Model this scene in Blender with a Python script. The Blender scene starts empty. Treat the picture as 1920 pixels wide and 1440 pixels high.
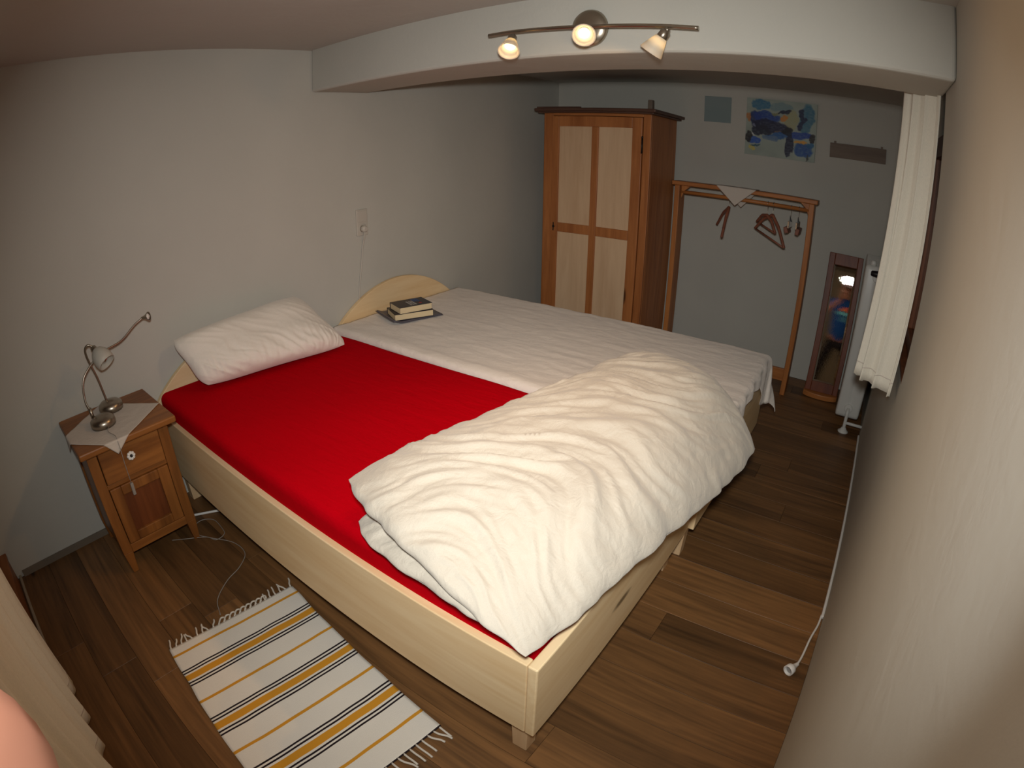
import bpy, bmesh, math, random
import numpy as np
from mathutils import Vector, Matrix, noise

random.seed(7)
sc = bpy.context.scene
COL = sc.collection
PI = math.pi

# ------------------------------------------------------------------ camera
CAM = Vector((2.4701, -0.7598, 1.5039))
YAW, PITCH, ROLL, FPX = 0.6183, -0.4210, 0.0097, 1052.1      # equidistant fisheye, 1052 px per radian
_fw = Vector((-math.sin(YAW) * math.cos(PITCH), math.cos(YAW) * math.cos(PITCH), math.sin(PITCH)))
_rt = Vector((math.cos(YAW), math.sin(YAW), 0.0))
_up = _rt.cross(_fw)
CRT = _rt * math.cos(ROLL) + _up * math.sin(ROLL)
CUP = -_rt * math.sin(ROLL) + _up * math.cos(ROLL)
CFW = _fw
cd = bpy.data.cameras.new('camera')
cam = bpy.data.objects.new('camera', cd)
COL.objects.link(cam)
m = Matrix((CRT, CUP, -CFW)).transposed().to_4x4()
m.translation = CAM
cam.matrix_world = m
cd.type = 'PANO'
cd.panorama_type = 'FISHEYE_LENS_POLYNOMIAL'
cd.sensor_fit = 'HORIZONTAL'
cd.sensor_width = 36.0
cd.sensor_height = 27.0
cd.fisheye_fov = PI
cd.fisheye_polynomial_k0 = 0.0
cd.fisheye_polynomial_k1 = -(1920.0 / 36.0) / FPX
cd.fisheye_polynomial_k2 = 0.0
cd.fisheye_polynomial_k3 = 0.0
cd.fisheye_polynomial_k4 = 0.0
cd.clip_start = 0.005
sc.camera = cam

# ------------------------------------------------------------------ world, exposure
w = bpy.data.worlds.new('night_world')
sc.world = w
w.use_nodes = True
w.node_tree.nodes['Background'].inputs[0].default_value = (0.02, 0.025, 0.04, 1)
w.node_tree.nodes['Background'].inputs[1].default_value = 0.3
sc.view_settings.view_transform = 'Standard'
sc.view_settings.look = 'None'
sc.view_settings.gamma = 1.0
sc.view_settings.use_curve_mapping = False
sc.view_settings.exposure = -0.15
sc.cycles.max_bounces = 6
sc.cycles.diffuse_bounces = 3
sc.cycles.glossy_bounces = 4
sc.cycles.transmission_bounces = 4
sc.cycles.caustics_reflective = False
sc.cycles.caustics_refractive = False

FLASH_WATTS = 16.5            # the flash gun on the photographer's camera (built with the camera, below)
SPOT_WATTS = 11.0              # each bulb of the three-spot lamp on the beam
SPOT_COLOR = (1.0, 0.55, 0.22)

# ------------------------------------------------------------------ helpers
def lin(r, g, b):
    f = lambda c: (c / 255 / 12.92) if c / 255 <= 0.04045 else ((c / 255 + 0.055) / 1.055) ** 2.4
    return (f(r), f(g), f(b), 1.0)


class NT:
    """small node-graph helper"""
    def __init__(self, name):
        self.m = bpy.data.materials.new(name)
        self.m.use_nodes = True
        self.t = self.m.node_tree
        self.b = self.t.nodes['Principled BSDF']

    def n(self, kind, **kw):
        x = self.t.nodes.new(kind)
        for k, v in kw.items():
            if k.startswith('_'):
                setattr(x, k[1:], v)
            else:
                x.inputs[k.replace('__', ' ')].default_value = v
        return x

    def l(self, a, ao, b, bi):
        self.t.links.new(a.outputs[ao], b.inputs[bi])

    def coords(self, scale=(1, 1, 1), rot=(0, 0, 0)):
        tc = self.n('ShaderNodeTexCoord')
        mp = self.n('ShaderNodeMapping')
        mp.inputs['Scale'].default_value = scale
        mp.inputs['Rotation'].default_value = rot
        self.l(tc, 'Object', mp, 'Vector')
        return mp

    def ramp(self, src, out, stops):
        r = self.n('ShaderNodeValToRGB')
        el = r.color_ramp.elements
        while len(el) < len(stops):
            el.new(0.5)
        for e, (p, c) in zip(el, stops):
            e.position = p
            e.color = c
        self.l(src, out, r, 'Fac')
        return r

    def bump(self, src, out, strength, dist=0.01):
        b = self.n('ShaderNodeBump', Strength=strength, Distance=dist)
        self.l(src, out, b, 'Height')
        self.l(b, 'Normal', self.b, 'Normal')
        return b


def plain(name, col, rough=0.6, metal=0.0, spec=0.4):
    k = NT(name)
    k.b.inputs['Base Color'].default_value = col
    k.b.inputs['Roughness'].default_value = rough
    k.b.inputs['Metallic'].default_value = metal
    k.b.inputs['Specular IOR Level'].default_value = spec
    mp = k.coords((60, 60, 60))
    no = k.n('ShaderNodeTexNoise', Scale=1.0, Detail=2.0)
    k.l(mp, 'Vector', no, 'Vector')
    k.bump(no, 'Fac', 0.04, 0.002)
    return k.m


def plaster(name, col):
    k = NT(name)
    mp = k.coords((1, 1, 1))
    n1 = k.n('ShaderNodeTexNoise', Scale=1.3, Detail=3.0)
    n2 = k.n('ShaderNodeTexNoise', Scale=38.0, Detail=4.0, Roughness=0.65)
    k.l(mp, 'Vector', n1, 'Vector')
    k.l(mp, 'Vector', n2, 'Vector')
    dark = tuple(c * 0.93 for c in col[:3]) + (1,)
    r = k.ramp(n1, 'Fac', [(0.35, dark), (0.65, col)])
    k.l(r, 'Color', k.b, 'Base Color')
    k.b.inputs['Roughness'].default_value = 0.9
    k.b.inputs['Specular IOR Level'].default_value = 0.15
    n3 = k.n('ShaderNodeTexNoise', Scale=5.0, Detail=3.0, Distortion=1.2)
    k.l(mp, 'Vector', n3, 'Vector')
    mm = k.n('ShaderNodeMath', _operation='MULTIPLY_ADD')
    mm.inputs[1].default_value = 2.5
    k.l(n3, 'Fac', mm, 0)
    k.l(n2, 'Fac', mm, 2)
    k.bump(mm, 'Value', 0.14, 0.006)
    return k.m


def wood(name, c1, c2, axis='X', grain=14.0, rough=0.5, knots=0.0, rnd=0.0, spec=0.35):
    k = NT(name)
    s = {'X': (0.9, grain, grain), 'Y': (grain, 0.9, grain), 'Z': (grain, grain, 0.9)}[axis]
    mp = k.coords(s)
    info = k.n('ShaderNodeObjectInfo')
    add = k.n('ShaderNodeVectorMath', _operation='ADD')
    mul = k.n('ShaderNodeMath', _operation='MULTIPLY')
    mul.inputs[1].default_value = 37.0
    k.l(info, 'Random', mul, 0)
    k.l(mp, 'Vector', add, 0)
    k.l(mul, 'Value', add, 1)
    n1 = k.n('ShaderNodeTexNoise', Scale=1.0, Detail=5.0, Roughness=0.6, Distortion=0.9)
    n2 = k.n('ShaderNodeTexNoise', Scale=5.0, Detail=3.0)
    k.l(add, 'Vector', n1, 'Vector')
    k.l(add, 'Vector', n2, 'Vector')
    mx = k.n('ShaderNodeMath', _operation='MULTIPLY_ADD')
    mx.inputs[1].default_value = 0.35
    k.l(n2, 'Fac', mx, 0)
    k.l(n1, 'Fac', mx, 2)
    r = k.ramp(mx, 'Value', [(0.45, c1), (0.85, c2)])
    last, out = r, 'Color'
    if knots:
        ks = {'X': (2.2, 9, 9), 'Y': (9, 2.2, 9), 'Z': (9, 9, 2.2)}[axis]
        mk = k.coords(tuple(q * 0.75 for q in ks))
        vo = k.n('ShaderNodeTexVoronoi', Scale=1.0)
        k.l(mk, 'Vector', vo, 'Vector')
        kr = k.ramp(vo, 'Distance', [(0.06, (1, 1, 1, 1)), (0.12, (0, 0, 0, 1))])
        sel = k.n('ShaderNodeMath', _operation='GREATER_THAN')
        sel.inputs[1].default_value = 1.0 - knots
        sep = k.n('ShaderNodeSeparateColor')
        k.l(vo, 'Color', sep, 'Color')
        k.l(sep, 'Red', sel, 0)
        mm = k.n('ShaderNodeMath', _operation='MULTIPLY')
        k.l(kr, 'Color', mm, 0)
        k.l(sel, 'Value', mm, 1)
        mix = k.n('ShaderNodeMix', _data_type='RGBA')
        mix.inputs['B'].default_value = tuple(q * 0.3 for q in c1[:3]) + (1,)
        k.l(mm, 'Value', mix, 'Factor')
        k.l(last, out, mix, 'A')
        last, out = mix, 'Result'
    if rnd:
        hs = k.n('ShaderNodeHueSaturation')
        mr = k.n('ShaderNodeMapRange')
        mr.inputs['To Min'].default_value = 1 - rnd
        mr.inputs['To Max'].default_value = 1 + rnd
        k.l(info, 'Random', mr, 'Value')
        k.l(mr, 'Result', hs, 'Value')
        k.l(last, out, hs, 'Color')
        last, out = hs, 'Color'
    k.l(last, out, k.b, 'Base Color')
    k.b.inputs['Roughness'].default_value = rough
    k.b.inputs['Specular IOR Level'].default_value = spec
    k.bump(mx, 'Value', 0.12, 0.003)
    return k.m


def fabric(name, col, wr=0.25, wscale=9.0, aniso=(1, 1, 1), sheen=0.2, weave=900):
    k = NT(name)
    mp = k.coords(aniso)
    n1 = k.n('ShaderNodeTexNoise', Scale=wscale, Detail=4.0, Roughness=0.55, Distortion=0.4)
    k.l(mp, 'Vector', n1, 'Vector')
    n2 = k.n('ShaderNodeTexNoise', Scale=float(weave), Detail=1.0)
    k.l(mp, 'Vector', n2, 'Vector')
    ma = k.n('ShaderNodeMath', _operation='MULTIPLY_ADD')
    ma.inputs[1].default_value = 0.05
    k.l(n2, 'Fac', ma, 0)
    k.l(n1, 'Fac', ma, 2)
    r = k.ramp(n2, 'Fac', [(0.3, tuple(c * 0.9 for c in col[:3]) + (1,)), (0.7, col)])
    k.l(r, 'Color', k.b, 'Base Color')
    k.b.inputs['Roughness'].default_value = 0.95
    k.b.inputs['Specular IOR Level'].default_value = 0.1
    k.b.inputs['Sheen Weight'].default_value = sheen
    k.bump(ma, 'Value', wr, 0.02)
    return k.m


def metal(name, col, rough=0.35):
    k = NT(name)
    k.b.inputs['Base Color'].default_value = col
    k.b.inputs['Metallic'].default_value = 1.0
    k.b.inputs['Roughness'].default_value = rough
    mp = k.coords((300, 300, 20))
    no = k.n('ShaderNodeTexNoise', Scale=1.0)
    k.l(mp, 'Vector', no, 'Vector')
    k.bump(no, 'Fac', 0.05, 0.001)
    return k.m


def emitter(name, col, strength):
    k = NT(name)
    k.b.inputs['Base Color'].default_value = (0.8, 0.8, 0.8, 1)
    k.b.inputs['Emission Color'].default_value = tuple(col[:3]) + (1,)
    k.b.inputs['Emission Strength'].default_value = strength
    return k.m


class MB:
    """collects shapes in world coordinates; build() makes ONE mesh object"""
    def __init__(self):
        self.v, self.f, self.sm = [], [], []

    def add(self, vs, fs, smooth=False):
        o = len(self.v)
        self.v += [tuple(p) for p in vs]
        self.f += [[i + o for i in q] for q in fs]
        self.sm += [smooth] * len(fs)
        return self

    def box(self, lo, hi):
        x0, y0, z0 = lo
        x1, y1, z1 = hi
        vs = [(x0, y0, z0), (x1, y0, z0), (x1, y1, z0), (x0, y1, z0), (x0, y0, z1), (x1, y0, z1), (x1, y1, z1), (x0, y1, z1)]
        return self.add(vs, [(3, 2, 1, 0), (4, 5, 6, 7), (0, 1, 5, 4), (1, 2, 6, 5), (2, 3, 7, 6), (3, 0, 4, 7)])

    def hexa(self, p):
        return self.add(p, [(3, 2, 1, 0), (4, 5, 6, 7), (0, 1, 5, 4), (1, 2, 6, 5), (2, 3, 7, 6), (3, 0, 4, 7)])

    def obox(self, c, ax, ay, az, sx, sy, sz):
        c, ax, ay, az = Vector(c), Vector(ax).normalized(), Vector(ay).normalized(), Vector(az).normalized()
        P = lambda i, j, k: c + ax * sx * i / 2 + ay * sy * j / 2 + az * sz * k / 2
        return self.hexa([P(-1, -1, -1), P(1, -1, -1), P(1, 1, -1), P(-1, 1, -1), P(-1, -1, 1), P(1, -1, 1), P(1, 1, 1), P(-1, 1, 1)])

    def prism(self, pts, d):
        """flat polygon pts (3d, ccw seen from +d) extruded by d"""
        d = Vector(d)
        n = len(pts)
        vs = [Vector(p) for p in pts] + [Vector(p) + d for p in pts]
        fs = [list(range(n))[::-1], list(range(n, 2 * n))] + [(i, (i + 1) % n, n + (i + 1) % n, n + i) for i in range(n)]
        return self.add(vs, fs)

    def tube(self, pts, r, seg=10, caps=True):
        pts = [Vector(p) for p in pts]
        n = len(pts)
        rs = r if isinstance(r, (list, tuple)) else [r] * n
        t0 = (pts[1] - pts[0]).normalized()
        u = t0.orthogonal().normalized()
        vs = []
        for i, p in enumerate(pts):
            t = (pts[min(i + 1, n - 1)] - pts[max(i - 1, 0)]).normalized()
            u = (u - t * u.dot(t)).normalized()
            v = t.cross(u)
            for k in range(seg):
                a = 2 * PI * k / seg
                vs.append(p + (u * math.cos(a) + v * math.sin(a)) * rs[i])
        fs = []
        for i in range(n - 1):
            for k in range(seg):
                a, b = i * seg + k, i * seg + (k + 1) % seg
                fs.append((a, b, b + seg, a + seg))
        self.add(vs, fs, True)
        if caps:
            o = len(self.v) - n * seg
            self.f += [[o + k for k in range(seg)][::-1], [o + (n - 1) * seg + k for k in range(seg)]]
            self.sm += [False, False]
        return self

    def lathe(self, c, axis, prof, seg=28, caps=True):
        """prof: list of (distance along axis, radius)"""
        c, axis = Vector(c), Vector(axis).normalized()
        u = axis.orthogonal().normalized()
        v = axis.cross(u)
        vs = []
        for d, r in prof:
            for k in range(seg):
                a = 2 * PI * k / seg
                vs.append(c + axis * d + (u * math.cos(a) + v * math.sin(a)) * max(r, 1e-5))
        fs = []
        for i in range(len(prof) - 1):
            for k in range(seg):
                a, b = i * seg + k, i * seg + (k + 1) % seg
                fs.append((a, b, b + seg, a + seg))
        self.add(vs, fs, True)
        if caps:
            o = len(self.v) - len(prof) * seg
            e = o + (len(prof) - 1) * seg
            self.f += [[o + k for k in range(seg)][::-1], [e + k for k in range(seg)]]
            self.sm += [False, False]
        return self

    def grid(self, nu, nv, fn, wrap=False):
        vs = [fn(i / (nu - 1), j / (nv - 1)) for i in range(nu) for j in range(nv)]
        fs = [(i * nv + j, (i + 1) * nv + j, (i + 1) * nv + j + 1, i * nv + j + 1) for i in range(nu - 1) for j in range(nv - 1)]
        return self.add(vs, fs, True)

    def build(self, name, mat, parent=None, bevel=0.0, solid=0.0, weld=0.0, seg=2):
        me = bpy.data.meshes.new(name)
        off = parent.matrix_world.translation if parent else Vector()
        off = root_loc(parent)
        me.from_pydata([Vector(p) - off for p in self.v], [], self.f)
        for p, s in zip(me.polygons, self.sm):
            p.use_smooth = s
        if weld:
            bm = bmesh.new()
            bm.from_mesh(me)
            bmesh.ops.remove_doubles(bm, verts=bm.verts, dist=weld)
            bmesh.ops.recalc_face_normals(bm, faces=bm.faces)
            bm.to_mesh(me)
            bm.free()
        me.materials.append(mat)
        o = bpy.data.objects.new(name, me)
        COL.objects.link(o)
        if parent:
            o.parent = parent
        if solid:
            md = o.modifiers.new('solid', 'SOLIDIFY')
            md.thickness = solid
            md.offset = 0
        if bevel:
            md = o.modifiers.new('bevel', 'BEVEL')
            md.width = bevel
            md.segments = seg
            md.limit_method = 'ANGLE'
        return o


def root_loc(o):
    loc = Vector()
    while o is not None:
        loc = loc + o.location
        o = o.parent
    return loc


def tag(o, label, cat, group=None):
    o['label'] = label
    o['category'] = cat
    if group:
        o['group'] = group
    return o


def thing(name, label, cat, loc, group=None):
    o = bpy.data.objects.new(name, None)
    o.empty_display_size = 0.1
    COL.objects.link(o)
    o.location = loc
    return tag(o, label, cat, group)


def struct(o, label=None):
    o['kind'] = 'structure'
    if label:
        o['label'] = label
    return o


def sstep(a, b, x):
    t = max(0.0, min(1.0, (x - a) / (b - a)))
    return t * t * (3 - 2 * t)


def nz(x, y, z=0.0):
    return noise.noise(Vector((x, y, z)))


# ------------------------------------------------------------------ materials
M = {}
M['wall'] = plaster('white_plaster', lin(196, 193, 184))
M['ceil'] = plaster('ceiling_plaster', lin(196, 193, 186))
M['plank'] = wood('oak_plank', lin(80, 56, 34), lin(134, 94, 56), 'X', 16, 0.45, 0.12, 0.30)
M['gap'] = plain('plank_gap', lin(24, 17, 12), 0.9)
M['pine'] = wood('pale_pine', lin(228, 192, 142), lin(242, 214, 170), 'X', 12, 0.5, 0.55)
M['pine_y'] = wood('pale_pine_across', lin(228, 192, 142), lin(242, 214, 170), 'Y', 12, 0.5, 0.5)
M['pine_z'] = wood('pale_pine_upright', lin(206, 168, 126), lin(226, 194, 152), 'Z', 12, 0.5, 0.0)
M['ward'] = wood('wardrobe_wood', lin(150, 88, 46), lin(186, 118, 66), 'Z', 12, 0.45, 0.12)
M['ward_x'] = wood('wardrobe_wood_across', lin(150, 88, 46), lin(186, 118, 66), 'X', 12, 0.45, 0.0)
M['panel'] = wood('pale_panel', lin(206, 168, 132), lin(222, 188, 152), 'Z', 9, 0.6, 0.06)
M['cornice'] = wood('dark_cornice', lin(78, 54, 44), lin(104, 74, 60), 'X', 12, 0.5)
M['rackw'] = wood('rack_wood', lin(150, 88, 44), lin(190, 122, 66), 'Z', 12, 0.45)
M['rackw_x'] = wood('rack_wood_across', lin(150, 88, 44), lin(190, 122, 66), 'X', 12, 0.45)
M['night'] = wood('antique_pine', lin(100, 57, 25), lin(150, 94, 44), 'Z', 11, 0.4, 0.2)
M['night_y'] = wood('antique_pine_across', lin(106, 61, 27), lin(158, 100, 48), 'Y', 11, 0.4, 0.12)
M['night_d'] = wood('antique_dark_panel', lin(84, 42, 20), lin(122, 66, 32), 'Z', 11, 0.45, 0.1)
M['hanger'] = wood('hanger_wood', lin(120, 70, 52), lin(150, 92, 70), 'X', 14, 0.45)
M['mirwood'] = wood('mirror_wood', lin(96, 46, 24), lin(126, 64, 34), 'Z', 13, 0.45)
M['brown'] = wood('window_wood', lin(92, 50, 28), lin(130, 74, 42), 'Z', 13, 0.5)
M['plinth'] = wood('plinth_wood', lin(104, 62, 34), lin(150, 94, 54), 'X', 13, 0.5, 0.2)
M['red'] = fabric('red_cotton', lin(194, 0, 18), 0.35, 6.0, (1.2, 5, 1), 0.0)
M['red'].node_tree.nodes['Principled BSDF'].inputs['Specular IOR Level'].default_value = 0.03
M['duvet'] = fabric('cream_cotton', lin(205, 195, 180), 0.35, 22.0, (1, 1, 1), 0.25)
M['spread'] = fabric('white_spread', lin(240, 228, 216), 0.38, 17.0, (0.8, 1.6, 1), 0.25)
M['pillow'] = fabric('white_pillowcase', lin(236, 226, 214), 0.12, 26.0, (1, 1, 1), 0.25)
M['curtain'] = fabric('cream_curtain', lin(226, 218, 202), 0.15, 30.0, (1, 1, 0.15), 0.2)
M['cloth'] = fabric('table_linen', lin(206, 194, 182), 0.2, 30.0, (1, 1, 1), 0.1)
M['nickel'] = metal('brushed_nickel', lin(170, 160, 146), 0.32)
M['chrome'] = metal('chrome', lin(220, 220, 222), 0.12)
M['mirror'] = metal('mirror_silver', (0.93, 0.94, 0.93, 1), 0.0)
M['mirror_painted'] = plain('painted_reflection_glass', lin(150, 168, 170), 0.08, 0.25, 0.8)  # small mirror tile: blue-grey reflection put into the base colour
M['black'] = plain('black_plastic', lin(22, 20, 22), 0.4)
M['wplast'] = plain('white_plastic', lin(226, 222, 216), 0.4)
M['wenamel'] = plain('white_enamel', lin(214, 212, 206), 0.35)
M['ceramic'] = plain('white_ceramic', lin(232, 228, 222), 0.2)
M['paper'] = plain('book_paper', lin(218, 198, 160), 0.85)
M['navy'] = plain('navy_cover', lin(28, 26, 40), 0.35)
M['mag'] = plain('magazine_cover', lin(96, 92, 100), 0.35)
M['skin'] = plain('skin', lin(186, 132, 112), 0.55)
M['hair'] = plain('dark_hair', lin(40, 30, 26), 0.7)
M['shirt'] = fabric('blue_cotton', lin(34, 84, 166), 0.3, 12.0)
M['jeans'] = fabric('dark_denim', lin(36, 36, 46), 0.3, 12.0)
M['shoe'] = plain('shoe_leather', lin(30, 26, 26), 0.5)
M['lblue'] = plain('light_blue_print', lin(110, 200, 230), 0.7)
M['red_print'] = plain('red_print', lin(206, 66, 60), 0.7)
M['orange_print'] = plain('orange_print', lin(236, 150, 100), 0.7)
M['fringe'] = plain('cotton_fringe', lin(214, 204, 190), 0.95)
M['greyboard'] = wood('grey_brown_board', lin(108, 92, 80), lin(128, 112, 98), 'X', 10, 0.6)
M['clear'] = plain('clear_cable', lin(150, 141, 133), 0.25)


def frosted(name, col):
    k = NT(name)
    k.b.inputs['Base Color'].default_value = col
    k.b.inputs['Roughness'].default_value = 0.45
    tr = k.n('ShaderNodeBsdfTranslucent')
    tr.inputs['Color'].default_value = col
    mx = k.n('ShaderNodeMixShader')
    mx.inputs[0].default_value = 0.45
    out = [x for x in k.t.nodes if x.type == 'OUTPUT_MATERIAL'][0]
    k.l(k.b, 'BSDF', mx, 1)
    k.l(tr, 'BSDF', mx, 2)
    k.l(mx, 'Shader', out, 'Surface')
    return k.m


M['frost'] = frosted('frosted_glass', lin(224, 220, 210))
kg = NT('window_glass')
kg.b.inputs['Base Color'].default_value = (0.9, 0.95, 0.95, 1)
kg.b.inputs['Transmission Weight'].default_value = 1.0
kg.b.inputs['Roughness'].default_value = 0.02
M['glass'] = kg.m


def rug_material():
    k = NT('striped_rug')
    tc = k.n('ShaderNodeTexCoord')
    sep = k.n('ShaderNodeSeparateXYZ')
    k.l(tc, 'Object', sep, 'Vector')

    def mth(op, a, b=None):
        x = k.n('ShaderNodeMath', _operation=op)
        for i, q in enumerate((a, b)):
            if q is None:
                continue
            if isinstance(q, tuple):
                k.l(q[0], q[1], x, i)
            else:
                x.inputs[i].default_value = q
        return (x, 'Value')
    wob = k.n('ShaderNodeTexNoise', Scale=7.0, Detail=1.0)
    k.l(tc, 'Object', wob, 'Vector')
    xx = mth('ADD', (sep, 'X'), mth('MULTIPLY', mth('SUBTRACT', (wob, 'Fac'), 0.5), 0.006))
    P = 0.2385
    t = mth('FLOORED_MODULO', mth('SUBTRACT', xx, 0.046), P)        # 0 at the thin yellow stripe
    thin = mth('LESS_THAN', mth('MINIMUM', t, mth('SUBTRACT', P, t)), 0.0055)
    c = mth('ABSOLUTE', mth('SUBTRACT', t, P / 2))
    wide = mth('LESS_THAN', c, 0.0135)
    b1 = mth('LESS_THAN', mth('ABSOLUTE', mth('SUBTRACT', c, 0.0245)), 0.0032)
    b2 = mth('LESS_THAN', mth('ABSOLUTE', mth('SUBTRACT', c, 0.0375)), 0.0032)
    yel = mth('MAXIMUM', thin, wide)
    blk = mth('MAXIMUM', b1, b2)
    m1 = k.n('ShaderNodeMix', _data_type='RGBA')
    m1.inputs['A'].default_value = lin(232, 224, 212)
    m1.inputs['B'].default_value = lin(214, 150, 48)
    k.l(yel[0], 'Value', m1, 'Factor')
    m2 = k.n('ShaderNodeMix', _data_type='RGBA')
    m2.inputs['B'].default_value = lin(44, 34, 36)
    k.l(m1, 'Result', m2, 'A')
    k.l(blk[0], 'Value', m2, 'Factor')
    k.l(m2, 'Result', k.b, 'Base Color')
    k.b.inputs['Roughness'].default_value = 0.95
    k.b.inputs['Specular IOR Level'].default_value = 0.1
    wv = k.n('ShaderNodeTexNoise', Scale=400.0)
    k.l(tc, 'Object', wv, 'Vector')
    k.bump(wv, 'Fac', 0.3, 0.003)
    return k.m


M['rug'] = rug_material()

# ------------------------------------------------------------------ room
XR, YB, YN, ZC, ZBM, YF, YK = 2.703, 3.335, -2.3, 2.06, 1.837, 0.946, 1.314
XW, YR = 3.6, -0.55          # the room widens behind the photographer
WY0, WY1, WZ0 = 1.20, 2.42, 0.86

fl = struct(MB().box((-0.15, YN - .15, -0.12), (XW + .15, YB + .15, -0.014)).build('floor', M['gap']))
row, y = 0, 0.366 - 0.156 * 17
while y < YB:
    y0, y1 = max(y, YN), min(y + 0.156, YB)
    if y1 - y0 > 0.01:
        rr = random.Random(row * 13 + 5)
        cuts = [0.0]
        x = rr.uniform(0.35, 1.3)
        if abs(y - 0.522) < 0.02:
            x = 2.145 - 1.6
        xmax = XW if y0 < YR else XR
        while x < xmax - 0.25:
            cuts.append(x)
            x += 1.6 if abs(y - 0.522) < 0.02 else rr.uniform(0.9, 1.9)
        cuts.append(xmax)
        for a, b in zip(cuts[:-1], cuts[1:]):
            e = 0.0005
            h = rr.uniform(-0.0006, 0.0)
            mb = MB().box((a + e, y0 + e, -0.0138), (b - e, y1 - e, h))
            mb.build('plank', M['plank'], fl, bevel=0.0006, seg=1)
    y += 0.156
    row += 1

struct(MB().box((-0.2, YN - .2, 0), (0, YB + .2, 2.3)).build('wall_left', M['wall']))
struct(MB().box((0, YB, 0), (XR + .5, YB + .2, 2.3)).build('wall_back', M['wall']))
wr = MB()
wr.box((XR, YR, 0), (XR + .3, WY0, 2.3))
wr.box((XR, WY0, 0), (XR + .3, WY1, WZ0))
wr.box((XR, WY1, 0), (XR + .3, YB, 2.3))
wr.box((XR + .05, WY0, 1.74), (XR + .3, WY1, 2.3))
struct(wr.build('wall_right', M['wall']))
struct(MB().box((XR + .3, YR, 0), (XW, YR + .15, 2.3)).build('wall_right_return', M['wall']))
struct(MB().box((XW, YN, 0), (XW + .2, YR + .15, 2.3)).build('wall_side', M['wall']))
struct(MB().box((0, YN - .2, 0), (XW, YN, 2.3)).build('wall_near', M['wall']))
ce = MB()
ce.box((0, YN, ZC), (XW, YF + .05, ZC + .2))
ce.box((0, YK - .05, ZC + .005), (XR + .3, YB, ZC + .2))
struct(ce.build('ceiling', M['ceil']))
struct(MB().box((0, YF, ZBM), (XR, YK, ZC + .1)).build('trim_1', M['wall'], bevel=0.014, seg=3), 'white plastered ceiling beam')
struct(MB().box((0, -1.02, 0), (0.012, -0.12, 0.03)).build('baseboard_left', plain('grey_baseboard', lin(120, 108, 94), 0.6)), 'low grey baseboard strip')

# window in the right wall
wn = struct(thing('window_1', 'brown wooden window frame behind the bunched cream curtain', 'window', (XR, WY0, WZ0)))
del wn['category']
fr = MB()
FX0, FX1, FZ1 = XR + .035, XR + .09, 1.74
fr.box((FX0, WY0, WZ0), (FX1, WY0 + .07, FZ1)).box((FX0, WY1 - .07, WZ0), (FX1, WY1, FZ1))
fr.box((FX0, WY0 + .07, WZ0), (FX1, WY1 - .07, WZ0 + .07)).box((FX0, WY0 + .07, FZ1 - .08), (FX1, WY1 - .07, FZ1))
fr.box((FX0, (WY0 + WY1) / 2 - .035, WZ0 + .07), (FX1, (WY0 + WY1) / 2 + .035, FZ1 - .08))
fr.build('window_frame', M['brown'], wn, bevel=0.004)
for a, b in ((WY0 + .07, (WY0 + WY1) / 2 - .035), ((WY0 + WY1) / 2 + .035, WY1 - .07)):
    MB().box((FX0 + .02, a, WZ0 + .07), (FX0 + .026, b, FZ1 - .08)).build('pane', M['glass'], wn)
MB().box((XR + .0, WY0, WZ0 - .001), (FX0, WY1, WZ0 + .02)).build('window_sill', M['brown'], wn, bevel=0.003)

# ------------------------------------------------------------------ beds
Y1, Y2, Y3 = -0.1045, 0.957, 2.018
ZT, ZB0 = 0.476, 0.176


def make_bed(ya, yb, dx, label):
    t = thing('bed_frame', label, 'bed', (1.04 + dx, (ya + yb) / 2, 0), 'pine single beds')
    xe = 2.08 + dx
    MB().box((0.03, ya, ZB0), (xe - .028, ya + .026, ZT)).build('side_rail', M['pine'], t, bevel=0.003)
    MB().box((0.03, yb - .026, ZB0), (xe - .028, yb, ZT)).build('side_rail', M['pine'], t, bevel=0.003)
    MB().box((xe - .0275, ya, ZB0), (xe, yb - .002, ZT)).build('footboard', M['pine_y'], t, bevel=0.004)
    c, hw = (ya + yb) / 2, (yb - ya) / 2 - .004
    pts = [(0.004, c - hw, 0.15), (0.004, c + hw, 0.15)]
    for i in range(33):
        q = 1 - 2 * i / 32
        pts.append((0.004, c + hw * q, 0.50 + 0.246 * (1 - q * q) ** 0.9))
    MB().prism(pts[::-1], (0.026, 0, 0)).build('headboard', M['pine_y'], t, bevel=0.003)
    for lx in (0.035, xe - .095):
        for ly in (ya + .03, yb - .09):
            MB().hexa([(lx + .006, ly + .006, 0), (lx + .054, ly + .006, 0), (lx + .054, ly + .054, 0), (lx + .006, ly + .054, 0),
                       (lx, ly, ZB0 + .1), (lx + .06, ly, ZB0 + .1), (lx + .06, ly + .06, ZB0 + .1), (lx, ly + .06, ZB0 + .1)]).build('leg', M['pine_z'], t, bevel=0.003)
    ledge = MB()
    for k in range(12):
        xs = 0.12 + k * 0.155
        ledge.box((xs, ya + .026, 0.345), (xs + .09, yb - .026, 0.37))
    ledge.build('slatted_base', M['pine_y'], t)
    return t


make_bed(Y1, Y2, 0.0, 'pale pine bed with arched headboard holding the red-sheeted mattress')
make_bed(Y2 + .003, Y3, 0.022, 'pale pine bed with arched headboard under the white bedspread, beside the wardrobe')


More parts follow.
